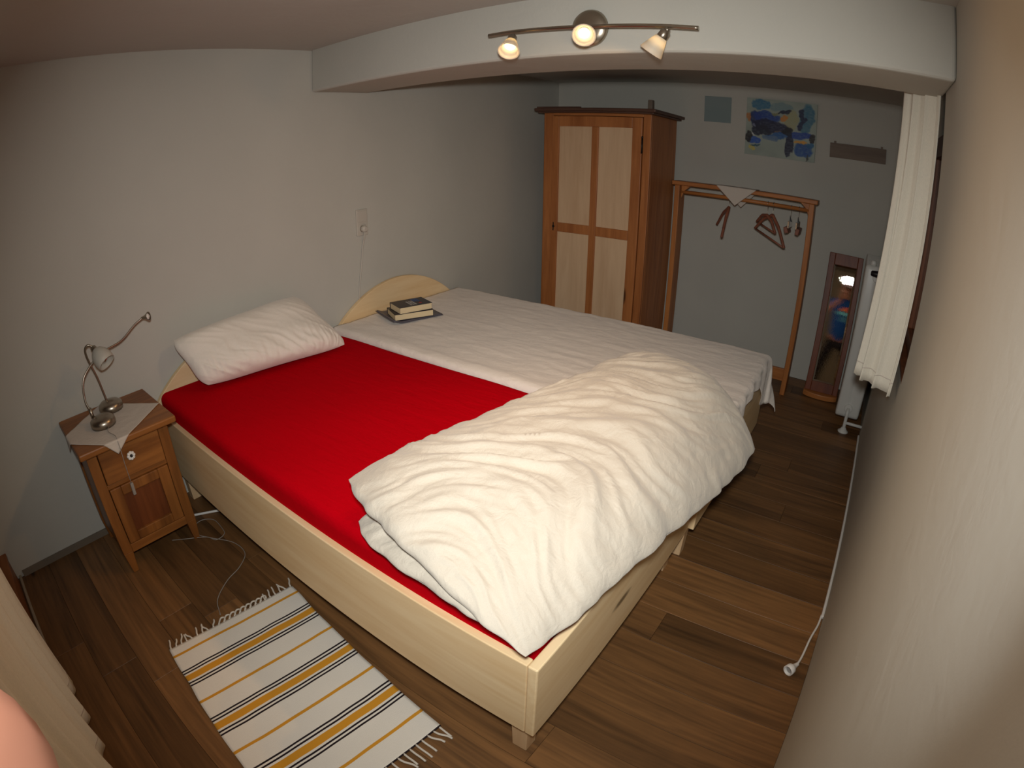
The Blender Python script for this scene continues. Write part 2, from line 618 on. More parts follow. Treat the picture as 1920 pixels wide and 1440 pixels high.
def soft_slab(lo, hi, r, amp=0.004, n=(60, 40), name='', mat=None, parent=None):
    """mattress: rounded box with a gently uneven top"""
    bm = bmesh.new()
    bmesh.ops.create_cube(bm, size=1)
    for v in bm.verts:
        v.co = Vector([lo[i] + (v.co[i] + .5) * (hi[i] - lo[i]) for i in range(3)])
    bmesh.ops.bevel(bm, geom=bm.edges[:], offset=r, segments=5, profile=0.5, affect='EDGES')
    bmesh.ops.subdivide_edges(bm, edges=[e for e in bm.edges if e.calc_length() > .3], cuts=30, use_grid_fill=True)
    for v in bm.verts:
        if v.co.z > (lo[2] + hi[2]) / 2:
            v.co.z += amp * nz(v.co.x * 3, v.co.y * 3, 2)
    me = bpy.data.meshes.new(name)
    bm.to_mesh(me)
    bm.free()
    for p in me.polygons:
        p.use_smooth = True
    me.materials.append(mat)
    o = bpy.data.objects.new(name, me)
    COL.objects.link(o)
    return o


tag(soft_slab((0.034, Y1 + .022, 0.371), (2.05, Y2 - .012, 0.562), 0.035, 0.006, name='mattress', mat=M['red']),
    'thick mattress in a deep red fitted sheet on the nearest pine bed', 'mattress')
tag(soft_slab((0.04, Y2 + .03, 0.371), (2.06, Y3 - .03, 0.558), 0.03, 0.0, name='mattress', mat=M['wplast']),
    'mattress hidden beneath the white bedspread', 'mattress')


# bedspread on the far bed
def spread_pt(u, v):
    ya, yb, xe, top = Y2 + .012, Y3 - .008, 2.085, 0.567
    xl = -0.0 + 0.036
    s = xl + u * (xe - xl + 0.30)
    t = ya - 0.03 + v * (yb - ya + 0.03 + 0.20)
    # hem length over the foot end varies across the bed
    hem = 0.10 - 0.02 * sstep(1.3, 1.7, t) + 0.19 * sstep(1.74, 1.98, t) + 0.008 * math.sin(t * 23)
    over_s = max(0.0, s - xe) / 0.30 * hem
    over_t = max(0.0, t - yb)
    under = max(0.0, ya - t)
    x = min(s, xe)
    yy = min(max(t, ya - .012), yb)
    z = top
    z += 0.004 * nz(s * 5, t * 6, 4) + 0.0035 * nz(s * 9 + 3 * nz(s * 2, t * 2), t * 22, 1)
    z += 0.006 * math.exp(-((t - ya - .04) / .03) ** 2)
    # quilt-like diagonal creases
    z += 0.0025 * abs(nz(s * 14 + t * 7, t * 14 - s * 5, 9))
    R = 0.026
    def bend(o):
        a = min(o / R, PI / 2)
        return R * math.sin(a), R * (1 - math.cos(a)) + max(0.0, o - R * PI / 2)
    o_ = math.hypot(over_s, over_t)
    fi = math.atan2(over_t, over_s) if o_ > 0 else 0.0
    r_, dz = bend(o_)
    r_ += .30 * max(0.0, dz - R) * math.sin(2 * fi)
    dx, dy = r_ * math.cos(fi), r_ * math.sin(fi)
    z -= dz
    z -= under * 1.2
    x += dx + (0.007 * math.sin(t * 40 + 2) * sstep(0.0, .05, over_s))
    yy += dy
    return (x, yy, z)


tag(MB().grid(150, 110, spread_pt).build('bedspread', M['spread'], solid=0.004),
    'crinkled white bedspread draped over the bed beside the wardrobe', 'bedspread')


# duvet
def puffy(mb, A, B, C, D, zfun, th, wr_amp, seed, nu=150, nv=110, near_pinch=0.0):
    A, B, C, D = map(Vector, (A, B, C, D))

    def plan(s, t):                # s along A->C, t along A->B, both -1..1
        s2 = s * math.sqrt(1 - 0.11 * t ** 4)
        t2 = t * math.sqrt(1 - 0.10 * s ** 4)
        a, b = (s2 + 1) / 2, (t2 + 1) / 2
        p = A * (1 - a) * (1 - b) + B * (1 - a) * b + C * a * (1 - b) + D * a * b
        return p.x, p.y

    def ease(q):
        q = 2 * q - 1
        return math.copysign(1 - (1 - abs(q)) ** 1.9, q)

    def fn(side):
        def f(u, v):
            s, t = ease(u), ease(v)
            x, y = plan(s, t)
            e = max(0.0, 1 - abs(s) ** 5) ** 0.5 * max(0.0, 1 - abs(t) ** 4) ** 0.5
            tt = th * (1 - near_pinch * sstep(-.2, -1, s) * sstep(-.6, 1, t))
            zm = zfun(x, y) + tt * .5
            hem = 0.012 * nz(x * 16, y * 16, seed) * (1 - e)
            if side < 0:
                return (x + hem, y + hem, zm - tt * .5 * e)
            p, q = x * 0.86 + y * 0.5, -x * 0.5 + y * 0.86
            wob = nz(x * 2.6, y * 2.6, seed)
            w1 = nz(p * 2.4 + seed, q * 12 + wob * 4, 1)
            w2 = nz(p * 4.5 + 7, q * 26 + wob * 8, seed + 3)
            w4 = nz(p * 8 + 3, q * 48 + wob * 10, seed + 9)
            w3 = nz(x * 3.4, y * 3.4, seed + 5)
            h = tt * .5 * e + e * (wr_amp * (0.014 * math.exp(-12 * w1 * w1) + 0.009 * math.exp(-12 * w2 * w2) + 0.004 * math.exp(-9 * w4 * w4)) + 0.016 * w3)
            ed = 1 - min(1, (1 - abs(t)) / .30)
            h += e * ed * 0.006 * math.sin(y * 60 + 4 * nz(y * 9, t, 2)) * wr_amp
            return (x + hem, y + hem, zm + h)
        return f
    mb.grid(nu, nv, fn(1))
    n0 = len(mb.f)
    mb.grid(nu // 2, nv // 2, fn(-1))
    mb.f[n0:] = [q[::-1] for q in mb.f[n0:]]


def bedtop(x, y):
    z = 0.568 + 0.012 * sstep(0.9, 1.0, y)
    z -= 0.95 * .055 * math.log(1 + math.exp((x - 2.085) / .055))
    return z


dv = MB()
puffy(dv, (1.475, -.118), (2.075, -.165), (1.72, 1.18), (2.17, 1.02), bedtop, 0.085, 1.0, 3, 110, 80)
puffy(dv, (1.40, -.070), (2.085, -.19), (1.655, 1.31), (2.262, 1.13), lambda x, y: bedtop(x, y) + 0.062 - .03 * sstep(1.95, 2.2, x) - .045 * sstep(.25, -.2, y) * sstep(1.7, 2.05, x), 0.112, 1.0, 11, 210, 150, near_pinch=0.45)
tag(dv.build('duvet', M['duvet']), 'cream white duvet folded double and laid across the foot of the red bed', 'duvet')


# pillow
def pillow_fn(side):
    LL, LR = Vector((.255, .085, .592)), Vector((.385, .80, .592))
    UL, UR = Vector((.095, .02, .795)), Vector((.055, .735, .815))

    def f(u, v):
        s, t = 2 * u - 1, 2 * v - 1
        s = math.copysign(1 - (1 - abs(s)) ** 1.6, s)
        t = math.copysign(1 - (1 - abs(t)) ** 1.6, t)
        s2, t2 = s * (1 - .10 * (1 - t * t) * abs(s) ** 3 * .6), t * (1 - .07 * (1 - s * s) * abs(t) ** 3)
        s2, t2 = s2 * 1.075 * math.sqrt(1 - .20 * t ** 4), t2 * 1.065 * math.sqrt(1 - .20 * s ** 4)
        a, b = (s2 + 1) / 2, (t2 + 1) / 2
        p = LL * (1 - a) * (1 - b) + LR * a * (1 - b) + UL * (1 - a) * b + UR * a * b
        nrm = (LR - LL).cross(UL - LL).normalized()
        e = max(0, 1 - s ** 4) ** .62 * max(0, 1 - t ** 4) ** .62
        d = (0.085 if side > 0 else -0.055) * e
        if side > 0:
            ed = (1 - e)
            w1 = nz(s * 6 + t * 2.2 + .8 * nz(s * 2, t * 2, 1), t * 1.1 - s * .4, 3)
            w2 = nz(s * 13 - t * 1.5, t * 1.6, 6)
            low = sstep(.35, -.9, t)
            d += e ** .5 * (.007 * math.exp(-16 * w1 * w1) * (.35 + low) + .005 * math.exp(-12 * w2 * w2) * low) + .010 * e * nz(s * 2, t * 2, 8) + .004 * ed * nz(s * 18, t * 6, 5) * e ** .4
        return p + nrm * d
    return f


pl = MB()
pl.grid(170, 100, pillow_fn(1))
k0 = len(pl.f)
pl.grid(170, 100, pillow_fn(-1))
pl.f[k0:] = [q[::-1] for q in pl.f[k0:]]
tag(pl.build('pillow', M['pillow'], weld=0.0004), 'plump white pillow leaning on the headboard of the red bed', 'pillow')

# ------------------------------------------------------------------ nightstand with its cloth and lamps
ns = thing('nightstand', 'small antique pine nightstand with drawer and panelled door by the bed head', 'nightstand', (0.2, -0.36, 0))
NX0, NX1, NY0, NY1 = 0.03, 0.385, -0.545, -0.175
MB().box((0.016, -0.575, 0.578), (0.435, -0.145, 0.605)).build('table_top', M['night_y'], ns, bevel=0.006)
for lx, ly, sx, sy in ((NX1 - .045, NY0, -1, 1), (NX1 - .045, NY1 - .045, -1, -1), (NX0, NY0, 1, 1), (NX0, NY1 - .045, 1, -1)):
    c = (lx + .0225, ly + .0225)
    g = MB().box((lx, ly, 0.10), (lx + .045, ly + .045, 0.578))
    t0, t1 = .0225, .013
    ox = 0.008 * (-sx)
    g.hexa([(c[0] - t1 + ox, c[1] - t1, 0), (c[0] + t1 + ox, c[1] - t1, 0), (c[0] + t1 + ox, c[1] + t1, 0), (c[0] - t1 + ox, c[1] + t1, 0),
            (c[0] - t0, c[1] - t0, .10), (c[0] + t0, c[1] - t0, .10), (c[0] + t0, c[1] + t0, .10), (c[0] - t0, c[1] + t0, .10)])
    g.build('leg', M['night'], ns, bevel=0.002)
bd = MB()
bd.box((NX0 + .045, NY0 + .008, .10), (NX1 - .045, NY0 + .02, .578)).box((NX0 + .045, NY1 - .02, .10), (NX1 - .045, NY1 - .008, .578))
bd.box((NX0 + .008, NY0 + .045, .10), (NX0 + .02, NY1 - .045, .578)).box((NX0 + .02, NY0 + .02, .10), (NX1 - .02, NY1 - .02, .115))
bd.build('side_panels', M['night'], ns)
MB().box((NX1 - .02, NY0 + .045, .095), (NX1 + .002, NY1 - .045, .135)).build('bottom_rail', M['night_y'], ns, bevel=0.002)
MB().box((NX1 - .02, NY0 + .045, .400), (NX1 - .003, NY1 - .045, .420)).build('middle_rail', M['night_y'], ns, bevel=0.002)
dr = MB().box((NX1 - .02, NY0 + .048, .423), (NX1 + .008, NY1 - .048, .566)).build('drawer', M['night_y'], ns, bevel=0.004)
kb = MB()
KC = Vector((NX1 + .008, -.366, .512))
kb.lathe(KC, (1, 0, 0), [(0, .007), (.010, .007), (.014, .010)], 14)
for i in range(8):
    a = 2 * PI * i / 8
    q = KC + Vector((.020, math.cos(a) * .012, math.sin(a) * .012))
    kb.lathe(q - Vector((.006, 0, 0)), (1, 0, 0), [(0, .004), (.003, .0072), (.008, .0072), (.012, .003)], 10)
kb.build('knob', M['ceramic'], dr)
MB().lathe(KC + Vector((.02, 0, 0)), (1, 0, 0), [(0, .006), (.007, .005), (.009, .002)], 12).build('knob_centre', M['black'], dr)
do = MB()
dz0, dz1, dy0, dy1 = .138, .398, NY0 + .048, NY1 - .048
do.box((NX1 - .018, dy0, dz0), (NX1 + .004, dy0 + .05, dz1)).box((NX1 - .018, dy1 - .05, dz0), (NX1 + .004, dy1, dz1))
do.box((NX1 - .018, dy0 + .05, dz0), (NX1 + .004, dy1 - .05, dz0 + .042)).box((NX1 - .018, dy0 + .05, dz1 - .042), (NX1 + .004, dy1 - .05, dz1))
do = do.build('door', M['night'], ns, bevel=0.003)
MB().box((NX1 - .018, dy0 + .05, dz0 + .042), (NX1 - .008, dy1 - .05, dz1 - .042)).build('door_panel', M['night_d'], do)


def doily(u, v):
    a, b = 2 * u - 1, 2 * v - 1
    e1, e2 = Vector((0.008, 0.238)), Vector((0.238, -0.030))     # towards the right corner and the front tip
    c = Vector((0.252, -0.388))
    p = c + (e1 * (a + b) + e2 * (a - b)) * 0.5
    x, y, z = p.x, p.y, 0.6072 + 0.0012 * nz(p.x * 20, p.y * 20)
    X1, YL = 0.436, -0.577
    if x > X1:
        z -= (x - X1) * 1.0
        x = X1 + .002 + 0.004 * sstep(0, .05, p.x - X1)
    if y < YL:
        z -= (YL - y)
        y = YL - .002 - 0.004 * sstep(0, .05, YL - p.y)
    x = max(x, 0.004)
    return (x, y, z)


tag(MB().grid(70, 70, doily).build('table_cloth', M['cloth'], solid=0.0015), 'small square linen cloth with a corner hanging over the nightstand edge', 'cloth')


def bez(pts, n=40):
    """Catmull-Rom through points"""
    P = [Vector(p) for p in pts]
    P = [2 * P[0] - P[1]] + P + [2 * P[-1] - P[-2]]
    out = []
    segs = len(P) - 3
    for i in range(segs):
        for k in range(n):
            t = k / n
            a, b, c, d = P[i:i + 4]
            out.append(0.5 * ((2 * b) + (c - a) * t + (2 * a - 5 * b + 4 * c - d) * t * t + (3 * b - a - 3 * c + d) * t ** 3))
    out.append(P[-2])
    return out


# reading lamp with the small LED head
TZ = 0.6085
l1 = thing('desk_lamp', 'nickel gooseneck lamp with a tiny spot head, standing at the front of the cloth', 'lamp', (0.255, -.41, TZ))
MB().lathe((0.255, -.41, TZ), (0, 0, 1), [(0, .055), (.014, .0565), (.026, .054), (.036, .042), (.042, .016), (.044, .004)], 32).build('base', M['nickel'], l1)
MB().tube([(0.218, -.44, TZ + .022), (0.213, -.443, TZ + .072)], .008, 12).build('neck_socket', M['nickel'], l1)
neck = bez([(0.213, -.443, TZ + .06), (0.20, -.450, .72), (0.185, -.425, .80), (0.165, -.33, .86), (0.15, -.225, .880), (0.14, -.15, .922), (0.14, -.105, .942)], 12)
MB().tube(neck, .0042, 8).build('gooseneck', M['nickel'], l1)
hd = Vector((0.14, -.105, .942))
hdir = Vector((0.55, .55, .10)).normalized()
MB().lathe(hd - hdir * .006, hdir, [(0, .005), (.014, .007), (.026, .013), (.036, .019), (.038, .019), (.036, .016)], 20, caps=False).build('lamp_head', M['nickel'], l1)
MB().lathe(hd + hdir * .026, hdir, [(0, .0125), (.002, .0135), (.004, .010), (.006, .002)], 16).build('lens', M['ceramic'], l1)
cordpts = bez([(0.295, -.40, TZ + .006), (0.345, -.415, TZ + .004), (0.40, -.405, TZ + .004), (0.432, -.405, TZ + .002), (.449, -.407, .565), (.446, -.408, .50), (.428, -.405, .42), (.402, -.402, .400)], 10)
MB().tube(cordpts, .0016, 6).build('cord', M['clear'], l1)
MB().obox((.4055, -.402, .375), (1, 0, 0), (0, 1, 0), (0, .03, 1), .014, .014, .055).build('switch', M['clear'], l1, bevel=0.003)

l2 = thing('desk_lamp', 'nickel lamp with a bent neck and white glass shade, standing behind on the cloth', 'lamp', (0.125, -.335, TZ))
B2 = Vector((0.125, -.335, TZ))
MB().lathe(B2, (0, 0, 1), [(0, .055), (.014, .0565), (.026, .054), (.036, .042), (.042, .016), (.044, .004)], 32).build('base', M['nickel'], l2)
n2 = bez([(0.125, -.345, TZ + .03), (0.125, -.352, .70), (0.13, -.362, .765), (0.135, -.376, .82), (0.14, -.386, .865), (0.145, -.386, .895), (.15, -.372, .908), (.153, -.357, .900), (.156, -.347, .890)], 10)
MB().tube(n2, .0048, 8).build('curved_neck', M['nickel'], l2)
sd = Vector((0.60, .33, -.62)).normalized()
S0 = Vector((.155, -.352, .893))
MB().lathe(S0 - sd * .006, sd, [(0, .006), (.004, .013), (.020, .015), (.024, .014)], 18).build('shade_socket', M['nickel'], l2)
MB().lathe(S0 + sd * .012, sd, [(0, .013), (.010, .026), (.030, .039), (.055, .044), (.078, .041), (.080, .039), (.076, .039), (.055, .041), (.030, .036), (.010, .023), (.004, .010)], 28, caps=False).build('lamp_shade', M['frost'], l2)
MB().lathe(S0 + sd * .022, sd, [(0, .008), (.02, .012), (.040, .020), (.052, .0215), (.058, .016), (.060, .004)], 18).build('bulb', M['chrome'], l2)

# ------------------------------------------------------------------ books on the far bed
def book(c, ang, wdt, lng, z0, th, label, cov, marks=None, sag=0.0):
    t = thing('book', label, 'book', (c[0], c[1], z0))
    ax = Vector((math.cos(ang), math.sin(ang), 0))
    ay = Vector((-math.sin(ang), math.cos(ang), 0))
    az = Vector((0, 0, 1))
    C0 = Vector((c[0], c[1], z0))
    ct = 0.0022
    MB().obox(C0 + az * (th / 2), ax, ay, az, lng - .006, wdt - .006, th - 2 * ct).build('pages', M['paper'], t)
    MB().obox(C0 + az * (ct / 2), ax, ay, az, lng, wdt, ct).build('back_cover', cov, t)
    fc = MB().obox(C0 + az * (th - ct / 2), ax, ay, az, lng, wdt, ct).build('front_cover', cov, t)
    MB().obox(C0 + az * (th / 2) + ay * (wdt / 2 - .0015), ax, ay, az, lng, .003, th).build('spine', cov, t)
    for (u0, v0, u1, v1, mm) in marks or []:
        p = C0 + az * (th + .0004) + ax * ((u0 + u1) / 2 * lng) + ay * ((v0 + v1) / 2 * wdt)
        MB().obox(p, ax, ay, az, abs(u1 - u0) * lng, abs(v1 - v0) * wdt, .0006).build('printed_mark', mm, fc)
    return t


M['wprint'] = plain('white_print', lin(190, 184, 176), 0.6)
M['bprint'] = plain('blue_print', lin(60, 96, 150), 0.6)
M['rprint'] = plain('red_dot_print', lin(206, 52, 52), 0.6)
mag = thing('magazine', 'thin grey magazine with a curled edge beneath the two books', 'magazine', (.24, 1.35, .575))


def magf(u, v):
    a, b = u - .5, v - .5
    ang = math.radians(72)
    ax, ay = Vector((math.cos(ang), math.sin(ang))), Vector((-math.sin(ang), math.cos(ang)))
    p = Vector((.235, 1.365)) + ax * a * .31 + ay * b * .25
    return (p.x, p.y, .5755 + .006 * sstep(.3, .5, b) + .016 * sstep(-.33, -.5, a) + .0015 * nz(a * 5, b * 5))


MB().grid(24, 20, magf).build('cover', M['mag'], mag, solid=0.002)
MB().grid(24, 20, lambda u, v: (lambda p: (p[0], p[1], p[2] + .004))(magf(u * .97 + .02, v * .96 + .02))).build('pages', M['mag'], mag, solid=0.004)
book((.265, 1.345), math.radians(63), .165, .225, .586, .036, 'thick dark book lying on the magazine, under the other book', M['navy'],
     [(.28, -.3, .42, .3, M['wprint'])])
mk = []
rb = random.Random(3)
for i in range(3):
    for j in range(5):
        mk.append((-.12 + i * .075, -.36 + j * .115, -.07 + i * .075, -.36 + j * .115 + rb.uniform(.05, .09), M['wprint']))
for i in range(3):
    for j in range(4):
        mk.append((.10 + i * .07, .02 + j * .1, .145 + i * .07, .02 + j * .1 + rb.uniform(.05, .08), M['bprint']))
for i in range(5):
    hw = [.02, .036, .042, .036, .02][i]
    mk.append((.17 + i * .018, -.25 - hw, .188 + i * .018, -.25 + hw, M['rprint']))
book((.275, 1.345), math.radians(70), .145, .197, .622, .037, 'black paperback with white, blue and red print lying on top of the other book', M['navy'], mk)

# ------------------------------------------------------------------ wardrobe
wd = thing('wardrobe', 'brown wooden wardrobe with four pale door panels in the far corner', 'wardrobe', (.65, 3.0, 0))
WX0, WX1, WYa, WYb, WZ = .235, 1.056, 2.75, 3.25, 1.765
MB().box((WX1 - .022, WYa + .022, .0), (WX1, WYb, WZ)).build('side_panel', M['ward'], wd, bevel=0.003)
MB().box((WX0, WYa + .022, .0), (WX0 + .022, WYb, WZ)).build('side_panel', M['ward'], wd, bevel=0.003)
MB().box((WX0 + .022, WYb - .012, .06), (WX1 - .022, WYb, WZ)).build('back_panel', M['ward'], wd)
MB().box((WX0, WYa, 0), (WX0 + .075, WYa + .0215, WZ)).build('front_stile', M['ward'], wd, bevel=0.003)
MB().box((WX1 - .055, WYa, 0), (WX1, WYa + .0215, WZ)).build('front_stile', M['ward'], wd, bevel=0.003)
MB().box((WX0 + .075, WYa, 0), (WX1 - .055, WYa + .0215, .08)).build('front_rail', M['ward_x'], wd, bevel=0.003)
MB().box((WX0 + .075, WYa, 1.745), (WX1 - .055, WYa + .0215, WZ)).build('front_rail', M['ward_x'], wd, bevel=0.003)
MB().prism([(.205, 2.71, WZ), (1.085, 2.71, WZ), (1.085, 3.27, WZ), (.205, 3.27, WZ)], (0, 0, .012)).build('cornice_moulding', M['cornice'], wd, bevel=0.003)
MB().box((.185, 2.69, WZ + .012), (1.105, 3.285, WZ + .034)).build('cornice', M['cornice'], wd, bevel=0.005)
DX0, DX1, DF = WX0 + .078, WX1 - .058, 2.738
dd = MB()
dd.box((DX0, DF, .083), (.366, DF + .022, 1.742)).box((.927, DF, .083), (DX1, DF + .022, 1.742)).box((.626, DF, .18), (.678, DF + .022, 1.668))
dd.box((.366, DF, .083), (.927, DF + .022, .18)).box((.366, DF, 1.668), (.927, DF + .022, 1.742))
dd.box((.366, DF + .001, .899), (.626, DF + .022, .966)).box((.678, DF + .001, .899), (.927, DF + .022, .966))
wdoor = dd.build('door', M['ward'], wd, bevel=0.004)
for (a, b) in ((.366, .626), (.678, .927)):
    for (c, d) in ((.18, .899), (.966, 1.668)):
        MB().box((a, DF + .010, c), (b, DF + .018, d)).build('door_panel', M['panel'], wdoor)
MB().lathe((.336, DF - .003, .935), (0, 1, 0), [(0, .009), (.003, .010)], 14).add([], []).box((.333, DF - .004, .905), (.339, DF, .965)).build('keyhole_plate', M['black'], wdoor)
for hz in (1.55, .25):
    MB().tube([(DX1 + .004, DF - .004, hz - .05), (DX1 + .004, DF - .004, hz + .05)], .006, 10).lathe((DX1 + .004, DF - .004, hz + .05), (0, 0, 1), [(0, .006), (.01, .007), (.018, .002)], 10).build('hinge', M['black'], wdoor)
tag(MB().obox((.30, 2.84, WZ + .034 + .010), (1, .1, 0), (-.1, 1, 0), (0, 0, 1), .34, .03, .020).build('wooden_lath', M['cornice'], bevel=0.002), 'thin dark wooden lath lying on top of the wardrobe', 'lath')
tag(MB().box((.965, 2.90, WZ + .034), (.998, 2.94, WZ + .115)).build('wooden_block', M['greyboard'], bevel=0.004), 'small upright wooden block on top of the wardrobe', 'block')

# ------------------------------------------------------------------ clothes rack
rk = thing('clothes_rack', 'freestanding wooden clothes rack between wardrobe and leaning mirror', 'clothes rack', (1.65, 2.99, 0))
RY0, RY1 = 2.93, 3.05
MB().box((1.175, RY0, 0), (1.210, RY1, 1.305)).build('post', M['rackw'], rk, bevel=0.004)
MB().box((2.095, RY0, 0), (2.130, RY1, 1.305)).build('post', M['rackw'], rk, bevel=0.004)
MB().box((1.155, RY0 - .005, 1.305), (2.150, RY1 + .005, 1.333)).build('top_board', M['rackw_x'], rk, bevel=0.005)
MB().tube([(1.205, 2.985, 1.258), (2.10, 2.985, 1.258)], .013, 14).build('hanging_rod', M['rackw_x'], rk)
MB().box((1.21, 2.975, .085), (2.095, 2.998, .172)).build('stretcher', M['rackw_x'], rk, bevel=0.003)
for xa, sgn in ((1.21, 1), (2.095, -1)):
    p = [(xa, 2.975, 1.305), (xa + sgn * .065, 2.975, 1.305), (xa + sgn * .02, 2.975, 1.265), (xa, 2.975, 1.215)]
    MB().prism(p if sgn > 0 else p[::-1], (0, .022, 0)).build('bracket', M['rackw'], rk, bevel=0.002)


def rackcloth(u, v):
    # a square cloth folded over the top board, corners hanging front and back
    a = (u - .5) * .27
    hangf, hangb = .118, .135
    s = (v - .5) * 2
    yl, yh = RY0 - .009, RY1 + .009
    half = .135
    if abs(s) < .3:
        y = 2.99 + s / .3 * (yh - yl) / 2
        return (1.605 + a * 1.0, y, 1.3365)
    q = (abs(s) - .3) / .7
    drop = q * (hangf if s < 0 else hangb)
    return (1.605 + a * (1 - q) + (.012 if s > 0 else 0) * q, yl if s < 0 else yh, 1.3365 - .002 - drop)


tag(MB().grid(24, 60, rackcloth).build('rack_cloth', M['cloth'], solid=0.0015), 'pale square cloth folded over the top board of the clothes rack', 'cloth')


def hanger(label, apex, e1, e2, drop_bar=True, rod=(0, 2.985, 1.258)):
    """wooden hanger: apex below the hook, ends e1, e2"""
    t = thing('clothes_hanger', label, 'hanger', apex, 'hangers on the clothes rack')
    A, P, Q = Vector(apex), Vector(e1), Vector(e2)
    top = Vector((A.x, 2.985, 1.258))
    hk = []
    out = (P - Q)
    out.z = 0
    side = Vector((0, 1, 0))
    for i in range(11):
        a = -PI * .15 + PI * 1.2 * i / 10
        hk.append(top + side * math.cos(a) * .0155 + Vector((0, 0, math.sin(a) * .0155)))
    hk = [A + Vector((0, 0, .005)), A * .5 + (top + side * .006) * .5] + [hk[0]] + hk[1:]
    MB().tube(bez(hk, 4), .0018, 6).build('hook', M['nickel'], t)
    for E in (P, Q):
        d = E - A
        mid = A + d * .5 + Vector((0, 0, .022))
        MB().tube(bez([A + Vector((0, 0, .004)), A + d * .22 + Vector((0, 0, .012)), mid, A + d * .8 + Vector((0, 0, .010)), E], 6),
                  [.011] * 12 + [.010] * 6 + [.0095] * 7, 8).build('arm', M['hanger'], t)
    if drop_bar:
        MB().tube([P + (Q - P) * .03, Q + (P - Q) * .03], .006, 8).build('trouser_bar', M['hanger'], t)
    return t


hanger('wooden hanger turned edge-on, hanging beside the pale cloth', (1.553, 2.985, 1.19), (1.549, 2.87, 1.0), (1.43, 3.17, 1.045), False)
hanger('wooden hanger hanging second along the rod, its arms behind the larger hanger', (1.818, 2.985, 1.178), (1.735, 3.08, 1.12), (1.893, 2.94, 1.075))
hanger('larger wooden hanger with trouser bar, hanging skewed in front', (1.856, 2.985, 1.185), (1.730, 3.06, 1.075), (1.966, 2.915, .995))


def clip_hanger(label, x):
    t = thing('clip_hanger', label, 'hanger', (x, 2.985, 1.12), 'clip hangers on the clothes rack')
    top = Vector((x, 2.985, 1.258))
    hk = [Vector((x, 2.985, 1.20)), Vector((x, 2.99, 1.225))] + [top + Vector((0, math.cos(a) * .0155, math.sin(a) * .0155)) for a in [PI * (-.15 + .12 * i) for i in range(11)]]
    MB().tube(bez(hk, 4), .0016, 6).build('hook', M['nickel'], t)
    MB().prism([(x - .005, 2.98, 1.205), (x + .010, 2.98, 1.17), (x + .012, 2.98, 1.165), (x - .004, 2.98, 1.165)][::-1], (0, .01, 0)).build('spring_clip', M['black'], t, bevel=.001)
    MB().obox((x - .001, 2.985, 1.15), (1, 0, 0), (0, 1, 0), (0, 0, 1), .012, .16, .045).build('clamp_bar', M['chrome'], t, bevel=.002)
    MB().obox((x + (-.012 if x < 2 else .010), 2.97, 1.115), (1, 0, .3 if x < 2 else -.2), (0, 1, 0), (-.3 if x < 2 else .2, 0, 1), .024, .15, .04).build('jaw', M['hanger'], t, bevel=.003)
    return t


clip_hanger('trouser clip hanger with shiny clamp, next to the wooden hangers', 1.977)
clip_hanger('trouser clip hanger closest to the right post of the rack', 2.030)

# ------------------------------------------------------------------ back wall pictures
tag(MB().box((1.237, YB - .008, 1.782), (1.438, YB, 1.973)).build('wall_mirror', M['mirror_painted'], bevel=.002), 'small square frameless mirror tile on the back wall above the rack', 'mirror')

pt = thing('painting', 'unframed abstract canvas in blue, white and orange on the back wall', 'painting', (1.812, YB, 1.78))
PX0, PX1, PZ0, PZ1 = 1.556, 2.063, 1.572, 1.982
MB().box((PX0, YB - .020, PZ0), (PX1, YB, PZ1)).build('canvas', plain('canvas_edge', lin(160, 158, 146), .9), pt)
BL = [(.20, .10, .15, .09, 10, (58, 112, 146)), (.5, .12, .16, .08, 0, (120, 146, 150)), (.13, .36, .09, .14, 0, (24, 40, 92)), (.28, .31, .20, .10, 8, (26, 60, 140)),
      (.36, .47, .30, .11, 5, (20, 24, 58)), (.22, .55, .14, .10, 0, (22, 26, 50)), (.47, .62, .20, .06, -12, (32, 84, 150)), (.36, .68, .12, .05, 0, (96, 120, 150)),
      (.65, .33, .10, .18, 0, (164, 162, 124)), (.53, .21, .10, .028, -20, (20, 24, 50)), (.53, .31, .065, .05, -25, (206, 130, 52)), (.40, .24, .05, .03, 0, (130, 130, 90)),
      (.86, .27, .11, .26, 5, (62, 112, 138)), (.785, .20, .035, .10, 0, (22, 30, 62)), (.80, .36, .035, .12, 20, (24, 30, 66)),
      (.60, .53, .07, .08, 0, (18, 20, 30)), (.78, .57, .18, .07, -8, (28, 62, 150)), (.63, .76, .05, .22, 3, (18, 22, 52)), (.83, .82, .15, .13, -15, (28, 74, 146)),
      (.78, .69, .10, .032, -12, (226, 156, 52)), (.95, .60, .045, .09, 10, (30, 24, 26)), (.92, .72, .06, .05, 0, (24, 88, 140)),
      (.14, .73, .085, .07, 0, (28, 74, 170)), (.05, .68, .05, .10, -10, (26, 24, 26)), (.11, .63, .03, .02, 30, (190, 192, 194)), (.12, .47, .035, .03, 20, (120, 126, 150)),
      (.03, .36, .035, .08, 0, (176, 114, 62)), (.10, .88, .05, .05, 0, (196, 180, 90)), (.15, .83, .07, .015, -15, (24, 70, 90)), (.47, .55, .07, .012, -8, (120, 96, 80)),
      (.90, .93, .015, .07, 12, (60, 62, 60))]
NPU, NPV = 140, 112
pm = MB().grid(NPU, NPV, lambda u, v: (PX0 + u * (PX1 - PX0), YB - .0205, PZ1 - v * (PZ1 - PZ0)))
po = pm.build('painted_surface', M['wall'], pt)
ca = po.data.color_attributes.new('paint', 'FLOAT_COLOR', 'POINT')
